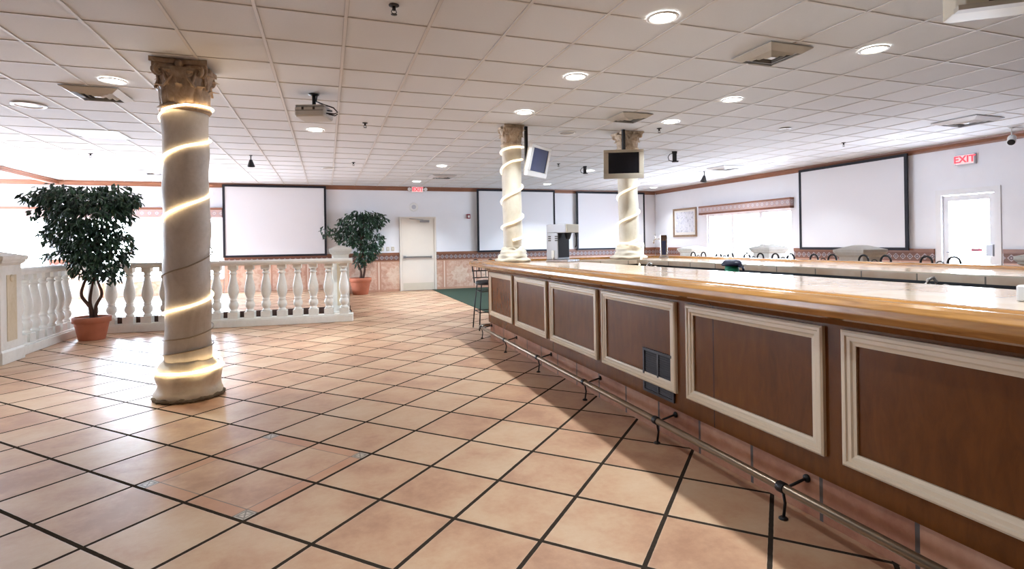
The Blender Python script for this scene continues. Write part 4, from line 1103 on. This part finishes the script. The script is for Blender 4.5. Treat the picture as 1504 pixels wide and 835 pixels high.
def vent(x, y, half, label, mat, drop=0.05):
    o = thing('ceiling_vent', label, 'vent', (x, y, HC - 0.0075), 0, 'square ceiling air diffusers')
    f = MB()
    def ring(a, b, za, zb, th=0.006):
        vs = []
        for h_, z_ in ((a, za), (b, zb), (b, zb - th), (a, za - th)):
            vs += [(i * h_, j * h_, z_) for i, j in ((-1, -1), (1, -1), (1, 1), (-1, 1))]
        fs = []
        for k in range(4):
            l = (k + 1) % 4
            for i in range(4):
                j = (i + 1) % 4
                fs.append((k * 4 + i, k * 4 + j, l * 4 + j, l * 4 + i))
        return vs, fs
    v_, f_ = ring(half, half * 0.72, -0.001, -drop * 0.9, 0.008); f.add(v_, f_)
    f.build('flange', mat, o)
    d = MB(); d.box(-half * 0.70, half * 0.70, -half * 0.70, half * 0.70, -0.012, -0.003); d.build('dark_throat', MAT['vent_dark'], o)
    for s in (0.62, 0.44, 0.27):
        b = MB(); v_, f_ = ring(half * s, half * (s - 0.13), -0.016, -drop, 0.004); b.add(v_, f_); b.build('louvre', mat, o)
    MB().box(-half * 0.12, half * 0.12, -half * 0.12, half * 0.12, -drop - 0.002, -drop + 0.004).build('centre_plate', mat, o)
    return o
vent(3.80, 3.78, 0.235, 'beige square air vent nearest the viewer, between the bar downlight rows', MAT['vent'], 0.045)
vent(3.86, 6.27, 0.225, 'beige square air vent above the tan television', MAT['vent'], 0.045)
vent(-2.28, 6.83, 0.255, 'beige square air vent left of the tall floor column', MAT['vent'], 0.045)
vent(8.80, 5.18, 0.30, 'grey square air vent at the right, near the exit sign wall', MAT['vent_white'], 0.04)
vent(8.75, 10.1, 0.30, 'grey square air vent above the right window', MAT['vent_white'], 0.04)
vent(2.72, 13.05, 0.30, 'grey square air vent far back, before the back exit sign', MAT['vent_white'], 0.04)
vent(-3.50, 13.6, 0.30, 'grey square air vent far back, just left of the tall column', MAT['vent_white'], 0.04)

sk = None
for x, y, lb in ((0.468, 3.80, 'sprinkler head nearest the viewer, at the top edge'), (0.52, 7.59, 'sprinkler head right of the grey projector'), (0.533, 11.27, 'far sprinkler head beyond the projector'), (4.72, 6.84, 'sprinkler head beside the far column top'), (8.64, 7.01, 'sprinkler head above the right wall screen'), (4.71, 10.5, 'sprinkler head between the two televisions'), (-3.88, 11.25, 'sprinkler head above the large ficus')):
    if sk is None:
        sk = thing('sprinkler', lb, 'sprinkler', (x, y, HC), 0, 'ceiling sprinkler heads')
        MB().lathe([(0.036, -0.0005), (0.036, -0.006), (0.014, -0.012)], seg=16).build('escutcheon', MAT['vent_dark'], sk)
        m = MB(); m.lathe([(0.013, -0.010), (0.013, -0.035), (0.008, -0.04)], seg=10); m.tube([(0.012, 0, -0.036), (0.018, 0, -0.05), (0.004, 0, -0.066)], 0.003, 6); m.tube([(-0.012, 0, -0.036), (-0.018, 0, -0.05), (-0.004, 0, -0.066)], 0.003, 6); m.build('frame', MAT['dark_iron'], sk)
        MB().lathe([(0.006, -0.070), (0.022, -0.068), (0.022, -0.066), (0.004, -0.064)], seg=14).build('deflector', MAT['dark_iron'], sk)
    else: dup(sk, (x, y, HC), 0, lb)

# grey ceiling projector
pj = thing('projector', 'grey projector hung from the ceiling right of the tall column', 'projector', (-0.11, 6.30, HC), -0.333)
m = MB(); m.rbox(-0.165, 0.165, -0.15, 0.15, -0.275, -0.165, 0.03, 4); m.rbox(-0.16, 0.16, -0.145, 0.145, -0.165, -0.150, 0.028, 4)
ob = m.build('body', MAT['proj_body'], pj)
m = MB(); m.lathe([(0.035, 0), (0.038, 0.01), (0.036, 0.028), (0.028, 0.03), (0.026, 0.012)], seg=20, T=Matrix.Translation((-0.09, 0.149, -0.22)) @ Matrix.Rotation(-PI / 2, 4, 'X')); m.build('lens', MAT['black_plastic'], pj)
m = MB()
for s in (-0.07, 0.05): m.box(s - 0.012, s + 0.012, -0.1515, -0.149, -0.205, -0.175)
m.box(-0.15, 0.15, -0.1512, -0.149, -0.214, -0.209)
m.build('vent_slots', MAT['vent_dark'], pj)
m = MB(); m.tube([(0, 0, -0.002), (0, 0, -0.155)], 0.021, 12); m.lathe([(0.055, -0.001), (0.055, -0.012), (0.024, -0.02)], seg=20); m.box(-0.055, 0.055, -0.05, 0.05, -0.150, -0.135); m.build('mount_pole', MAT['black_plastic'], pj)
m = MB(); m.tube([(0.045, -0.02, -0.004), (0.035, -0.03, -0.09), (0.12, -0.06, -0.13), (0.24, -0.08, -0.175), (0.285, -0.08, -0.225), (0.25, -0.09, -0.245), (0.166, -0.09, -0.235)], 0.0075, 8); m.tube([(0.166, -0.06, -0.20), (0.22, -0.06, -0.205)], 0.007, 8); m.tube([(0.166, -0.02, -0.23), (0.24, -0.03, -0.25), (0.275, -0.05, -0.235)], 0.006, 8)
m.build('cables', MAT['black_plastic'], pj)

def cone_speaker(x, y, k, label):
    o = thing('ceiling_spotlight', label, 'spotlight', (x, y, HC), 0, 'small black ceiling spotlights')
    m = MB(); m.tube([(0, 0, -0.001), (0, 0, -0.10 * k)], 0.010 * k, 8); m.lathe([(0.03 * k, -0.001), (0.03 * k, -0.010)], seg=14); m.build('stem', MAT['black_plastic'], o)
    m = MB(); m.lathe([(0.022 * k, 0), (0.032 * k, -0.02 * k), (0.065 * k, -0.12 * k), (0.067 * k, -0.14 * k), (0.058 * k, -0.135 * k)], seg=20, T=Matrix.Translation((0, 0, -0.085 * k)) @ Matrix.Rotation(0.25, 4, 'X'))
    m.build('shade', MAT['black_plastic'], o)
    return o
cone_speaker(-1.29, 10.82, 0.95, 'small black spotlight hanging between the tall column and the projector')
cone_speaker(8.80, 10.90, 1.15, 'small black spotlight hanging above the right window')
def loop_mount(x, y, k, label):
    o = thing('ceiling_camera', label, 'camera', (x, y, HC), -0.6, 'black ceiling cameras with looped cable')
    m = MB(); m.rbox(-0.05 * k, 0.05 * k, -0.05 * k, 0.05 * k, -0.23 * k, -0.05 * k, 0.015 * k); m.build('housing', MAT['black_plastic'], o)
    m = MB(); m.box(-0.06 * k, 0.06 * k, -0.04 * k, 0.04 * k, -0.052 * k, -0.001); m.rbox(-0.06 * k, 0.09 * k, -0.055 * k, 0.055 * k, -0.26 * k, -0.231 * k, 0.012 * k); m.build('bracket', MAT['black_plastic'], o)
    m = MB(); m.tube([(-0.045 * k, 0, -0.05 * k), (-0.11 * k, 0, -0.06 * k), (-0.15 * k, 0, -0.13 * k), (-0.13 * k, 0, -0.21 * k), (-0.055 * k, 0, -0.235 * k)], 0.010 * k, 8); m.build('cable', MAT['black_plastic'], o)
loop_mount(6.23, 8.55, 0.78, 'black ceiling camera with a cable loop right of the tan television')
loop_mount(5.45, 10.72, 0.66, 'smaller black ceiling camera with a cable loop between the televisions')

sl_ = thing('track_spotlight', 'white cylindrical spotlight hanging by the crown moulding at the right edge', 'spotlight', (10.15, 5.36, HC))
MB().lathe([(0.04, -0.001), (0.04, -0.012), (0.008, -0.02), (0.008, -0.16)], seg=14).build('stem', MAT['white_plastic'], sl_)
T = Matrix.Translation((0, 0, -0.19)) @ Matrix.Rotation(1.05, 4, Vector((-0.4, 0.9, 0)))
MB().lathe([(0.045, 0.09), (0.055, 0.08), (0.055, -0.08), (0.05, -0.085)], seg=20, T=T).build('can', MAT['white_plastic'], sl_)
MB().lathe([(0.047, -0.0855), (0.047, -0.095)], seg=20, T=T).build('lens', MAT['black_plastic'], sl_)

hk = MB(); pts = []
for k in range(15):
    a = -2.6 + k / 14 * 3.6
    pts.append((0.075 * math.cos(a), 0.075 * math.sin(a) * 1.2, -0.012))
hk.tube(pts, 0.006, 6)
o = hk.build('cable_loop', MAT['tan_plastic'], loc=(-2.22, 4.62, HC)); tag(o, 'short curved tan cable end on the ceiling tiles at the upper left', 'cable')

# ceiling air cleaner at the top right
ac = thing('air_cleaner', 'beige ceiling air cleaner box with a black slot at the top right corner', 'air cleaner', (3.898, 1.84, HC), -0.657)
bx = MB(); hx, hy = 0.50, 0.12; cch = 0.035; zt, zb_ = -0.008, -0.378
loop = [(-hx + cch, -hy), (hx - cch, -hy), (hx, -hy + cch), (hx, hy - cch), (hx - cch, hy), (-hx + cch, hy), (-hx, hy - cch), (-hx, -hy + cch)]
n = 8
bx.add([(x, y, zb_) for x, y in loop] + [(x, y, zt) for x, y in loop], [tuple(reversed(range(n))), tuple(range(n, 2 * n))] + [(i, (i + 1) % n, n + (i + 1) % n, n + i) for i in range(n)])
bx.build('casing', MAT['beige'], ac, bevel=0.006)
MB().box(-hx + 0.14, hx - 0.14, -hy - 0.006, -hy + 0.004, zb_ + 0.022, zb_ + 0.10).build('intake_slot', MAT['black_plastic'], ac)
MB().box(-hx - 0.005, hx + 0.005, -hy - 0.012, -hy + 0.05, zb_ - 0.012, zb_ + 0.016).build('lower_lip', MAT['vent'], ac)

# ------------------------------------------------------------------ hanging televisions
def tv(label, c, nrm, tilt, w, h, mat, smat, pole_xy, pole_r):
    # c: centre of the screen face, nrm: horizontal direction it faces
    o = thing('television', label, 'television', c, 0, 'hanging flat televisions')
    yaw = math.atan2(nrm[1], nrm[0]) + PI / 2       # local -y faces nrm
    rot = (Matrix.Rotation(yaw, 3, 'Z') @ Matrix.Rotation(tilt, 3, 'X')).to_euler()
    m = MB(); b = 0.07; W, H = w / 2, h / 2
    m.box(-W, W, 0.0, 0.05, -H, -H + b * 1.1); m.box(-W, W, 0.0, 0.05, H - b * 0.6, H); m.box(-W, -W + b, 0.0, 0.05, -H + b * 1.1, H - b * 0.6); m.box(W - b, W, 0.0, 0.05, -H + b * 1.1, H - b * 0.6)
    m.build('bezel', mat, o, rot=rot, bevel=0.006)
    m = MB(); m.box(-W + b, W - b, 0.008, 0.02, -H + b * 1.1, H - b * 0.6); m.build('screen', smat, o, rot=rot)
    m = MB(); m.frustum((0, 0), W * 0.98, W * 0.75, -0.0505, -0.11, T=Matrix.Rotation(PI / 2, 4, 'X'), b0=H * 0.98, b1=H * 0.7); m.build('back_shell', MAT['tan_plastic'], o, rot=rot)
    px, py = pole_xy[0] - c[0], pole_xy[1] - c[1]
    m = MB(); m.box(px - pole_r, px + pole_r, py - pole_r, py + pole_r, -0.02, HC - c[2] - 0.0075)
    R = rot.to_matrix(); bk = R @ Vector((0, 0.105, 0))
    m.tube([(px, py, 0.0), bk], 0.02, 8)
    m.build('mount_pole', MAT['dark_iron'], o)
    return o
tv('silver television tilted sideways, hung beside the near bar column', (2.86, 7.02, 2.49), (0.63, -0.78), 0.24, 0.56, 0.44, MAT['silver'], MAT['screen_blue'], (2.735, 7.22), 0.020)
tv('tan framed television hung in front of the far bar column', (4.16, 6.93, 2.49), (-0.42, -0.91), 0.10, 0.585, 0.425, MAT['tan_plastic'], MAT['screen_glass'], (4.225, 7.035), 0.021)

# ------------------------------------------------------------------ things on and behind the bar
# drink machine
cm = thing('drink_machine', 'grey and beige drink dispensing machine on the bar corner', 'machine', (3.11, 6.84, TZ), math.atan2(-0.892, 0.453) + PI / 2)
# local -y is the front
m = MB(); m.rbox(-0.135, 0.135, -0.02, 0.18, 0.035, 0.40, 0.012); m.build('body', MAT['grey_plastic'], cm)
m = MB(); m.rbox(-0.135, 0.135, -0.165, 0.18, 0.401, 0.52, 0.012); m.build('head', MAT['grey_plastic'], cm)
m = MB(); m.rbox(-0.133, 0.133, -0.19, -0.1655, 0.403, 0.518, 0.010); m.build('head_front', MAT['beige'], cm)
m = MB(); m.box(-0.12, 0.12, -0.024, -0.0205, 0.06, 0.40); m.build('dark_recess', MAT['screen_black'], cm)
m = MB(); m.lathe([(0.05, 0), (0.055, 0.02), (0.03, -0.06), (0.02, -0.07)][::-1], seg=16, T=Matrix.Translation((0, -0.10, 0.38))); m.build('spout', MAT['black_plastic'], cm)
m = MB(); m.tube([(0.10, -0.165, 0.40), (0.105, -0.172, 0.33), (0.10, -0.165, 0.23), (0.10, -0.15, 0.20)], [0.018, 0.014, 0.010, 0.010], 8); m.build('lever', MAT['black_plastic'], cm)
m = MB(); m.rbox(-0.14, 0.14, -0.19, 0.19, 0.001, 0.034, 0.012); m.build('drip_tray', MAT['drip_tray'], cm)
m = MB()
for y in (0.0, 0.12):
    for k in range(3): m.box(-0.1365, -0.1345, y - 0.025, y + 0.025, 0.29 + k * 0.028, 0.304 + k * 0.028)
m.build('side_vents', MAT['vent_dark'], cm)
m = MB(); m.rbox(-0.152, -0.1345, 0.03, 0.08, 0.06, 0.16, 0.005); m.tube([(-0.145, 0.055, 0.06), (-0.15, 0.055, 0.035)], 0.008, 6); m.build('side_latch', MAT['white_plastic'], cm)

# beer tower
bt_ = thing('beer_tower', 'silver beer tap tower on the far bar corner', 'beer tap', (5.02, 7.20, TZ), -0.6)
MB().rbox(-0.075, 0.075, -0.075, 0.075, 0.001, 0.02, 0.01).build('flange', MAT['chrome'], bt_)
MB().rbox(-0.055, 0.055, -0.055, 0.055, 0.02, 0.36, 0.012).build('tower', MAT['chrome'], bt_)
MB().box(-0.032, 0.032, -0.058, -0.0552, 0.05, 0.27).build('front_plate', MAT['navy_plastic'], bt_)
for z_, y_ in ((0.30, -0.02), (0.30, 0.025)):
    m = MB(); m.tube([(-0.055, y_, z_), (-0.12, y_, z_), (-0.15, y_, z_ - 0.015), (-0.155, y_, z_ - 0.07)], 0.010, 8); m.tube([(-0.125, y_, z_), (-0.135, y_, z_ + 0.075)], [0.008, 0.013], 8); m.build('tap', MAT['chrome'], bt_)

# green based container, faucets, white block
BZ = 0.841
bc = thing('ice_crusher', 'dark domed appliance with a green base in the bar well', 'appliance', (3.90, 4.43, BZ))
MB().lathe([(0.075, 0.001), (0.078, 0.02), (0.068, 0.22), (0.066, 0.245)], seg=24).build('green_base', MAT['green_plastic'], bc)
MB().lathe([(0.096, 0.2455), (0.102, 0.255), (0.098, 0.275), (0.080, 0.297), (0.05, 0.307), (0.006, 0.308)], seg=24).build('dome', MAT['navy_plastic'], bc)
MB().tube([(0.0, -0.095, 0.245), (0.0, -0.15, 0.24), (0.0, -0.16, 0.20)], 0.012, 8).build('handle', MAT['navy_plastic'], bc)
fa = thing('faucet', 'small chrome faucet with two handles rising from the near end of the bar well', 'faucet', (4.02, 2.57, BZ))
def faucet_parts(fa):
    m = MB(); m.lathe([(0.03, 0.001), (0.03, 0.01), (0.016, 0.02), (0.013, 0.15)], seg=14); m.tube([(0, 0, 0.14), (0, 0, 0.20), (-0.03, 0, 0.228), (-0.08, 0, 0.215), (-0.10, 0, 0.17)], 0.011, 8); m.build('spout', MAT['chrome'], fa)
    for s in (-1, 1):
        m = MB(); m.tube([(0, s * 0.012, 0.10), (0, s * 0.055, 0.115), (0, s * 0.06, 0.16)], 0.010, 8); m.lathe([(0.006, 0.158), (0.022, 0.162), (0.02, 0.18), (0.004, 0.186)], (0, s * 0.06), 10); m.build('handle', MAT['chrome'], fa)
faucet_parts(fa)
dup(fa, (4.02, 6.05, BZ), 0.4, 'small chrome faucet at the far end of the bar well near the far column')
wbx = MB(); wbx.rbox(-0.06, 0.06, -0.05, 0.05, 0.0, 0.068, 0.012)
o = wbx.build('napkin_box', MAT['white_plastic'], loc=(2.765, 1.375, TZ + 0.001)); tag(o, 'small off-white box on the counter at the right edge', 'box')

# stools: one at the bar end, a row behind the far counter
def stool(label, loc, rz, group, back_h):
    o = thing('bar_stool', label, 'stool', loc, rz, group)
    # local +y is the back
    m = MB(); m.lathe([(0.17, 0.70), (0.185, 0.715), (0.185, 0.745), (0.16, 0.765), (0.01, 0.77)], seg=28); m.build('seat', MAT['black_plastic'], o)
    for sx in (-1, 1):
        for sy in (-1, 1):
            MB().tube([(sx * 0.13, sy * 0.13, 0.705), (sx * 0.165, sy * 0.165, 0.35), (sx * 0.19, sy * 0.19, 0.002)], 0.0105, 8).build('leg', MAT['dark_iron'], o)
    m = MB()
    for zz, hw in ((0.28, 0.170), (0.60, 0.140)): m.tube([(hw, hw, zz), (-hw, hw, zz), (-hw, -hw, zz), (hw, -hw, zz)], 0.008, 6, closed=True)
    m.build('stretcher', MAT['dark_iron'], o)
    m = MB()
    for s in (-1, 1):
        m.tube([(s * 0.165, 0.165, 0.72), (s * 0.18, 0.20, 0.95), (s * 0.18, 0.21, back_h - 0.17)], 0.010, 8)
        pts = [(s * 0.125 + 0.055 * math.cos(a), 0.213, back_h - 0.07 + 0.062 * math.sin(a)) for a in [PI * k / 12 for k in range(13)]]
        pts = [(pts[0][0], 0.212, back_h - 0.20)] + pts + [(pts[-1][0], 0.212, back_h - 0.20)]
        m.tube(pts, 0.0105, 8)
    m.tube([(-0.18, 0.212, back_h - 0.19), (0.18, 0.212, back_h - 0.19)], 0.010, 8)
    m.tube([(-0.18, 0.205, back_h - 0.30), (0.18, 0.205, back_h - 0.30)], 0.009, 8)
    for k in range(4):
        x = -0.12 + 0.08 * k; m.tube([(x, 0.19, back_h - 0.30), (x, 0.212, back_h - 0.19)], 0.006, 6)
    pts = [(0.034 * math.cos(a), 0.213, back_h - 0.085 + 0.030 * math.sin(a)) for a in [PI * k / 8 for k in range(9)]]
    m.tube([(0.034, 0.212, back_h - 0.19)] + pts + [(-0.034, 0.212, back_h - 0.19)], 0.006, 6)
    m.build('backrest', MAT['dark_iron'], o)
    return o
ys = [7.16, 6.56, 5.98, 5.47, 4.87, 4.23, 3.57]
names = ['hoop-backed black stool behind the far counter beside the beer tower', 'hoop-backed black stool behind the far counter before the first stone post', 'hoop-backed black stool behind the far counter before the left part of the window',
         'hoop-backed black stool in front of the stone post by the window', 'hoop-backed black stool below the left edge of the right screen', 'hoop-backed black stool in front of the stone post under the right screen', 'hoop-backed black stool nearest the glass exit door']
first = None
for y, lb in zip(ys, names):
    if first is None: first = stool(lb, (5.50 - 0.213 + 0.14, y, 0), -PI / 2, 'iron stools behind the far counter', 1.165)
    else: dup(first, (5.50 - 0.213 + 0.14, y, 0), -PI / 2, lb)
stool('black iron bar stool tucked in at the near corner end of the bar', (2.40, 8.18, 0), 0.0, 'iron stools at the bar end', 1.10)
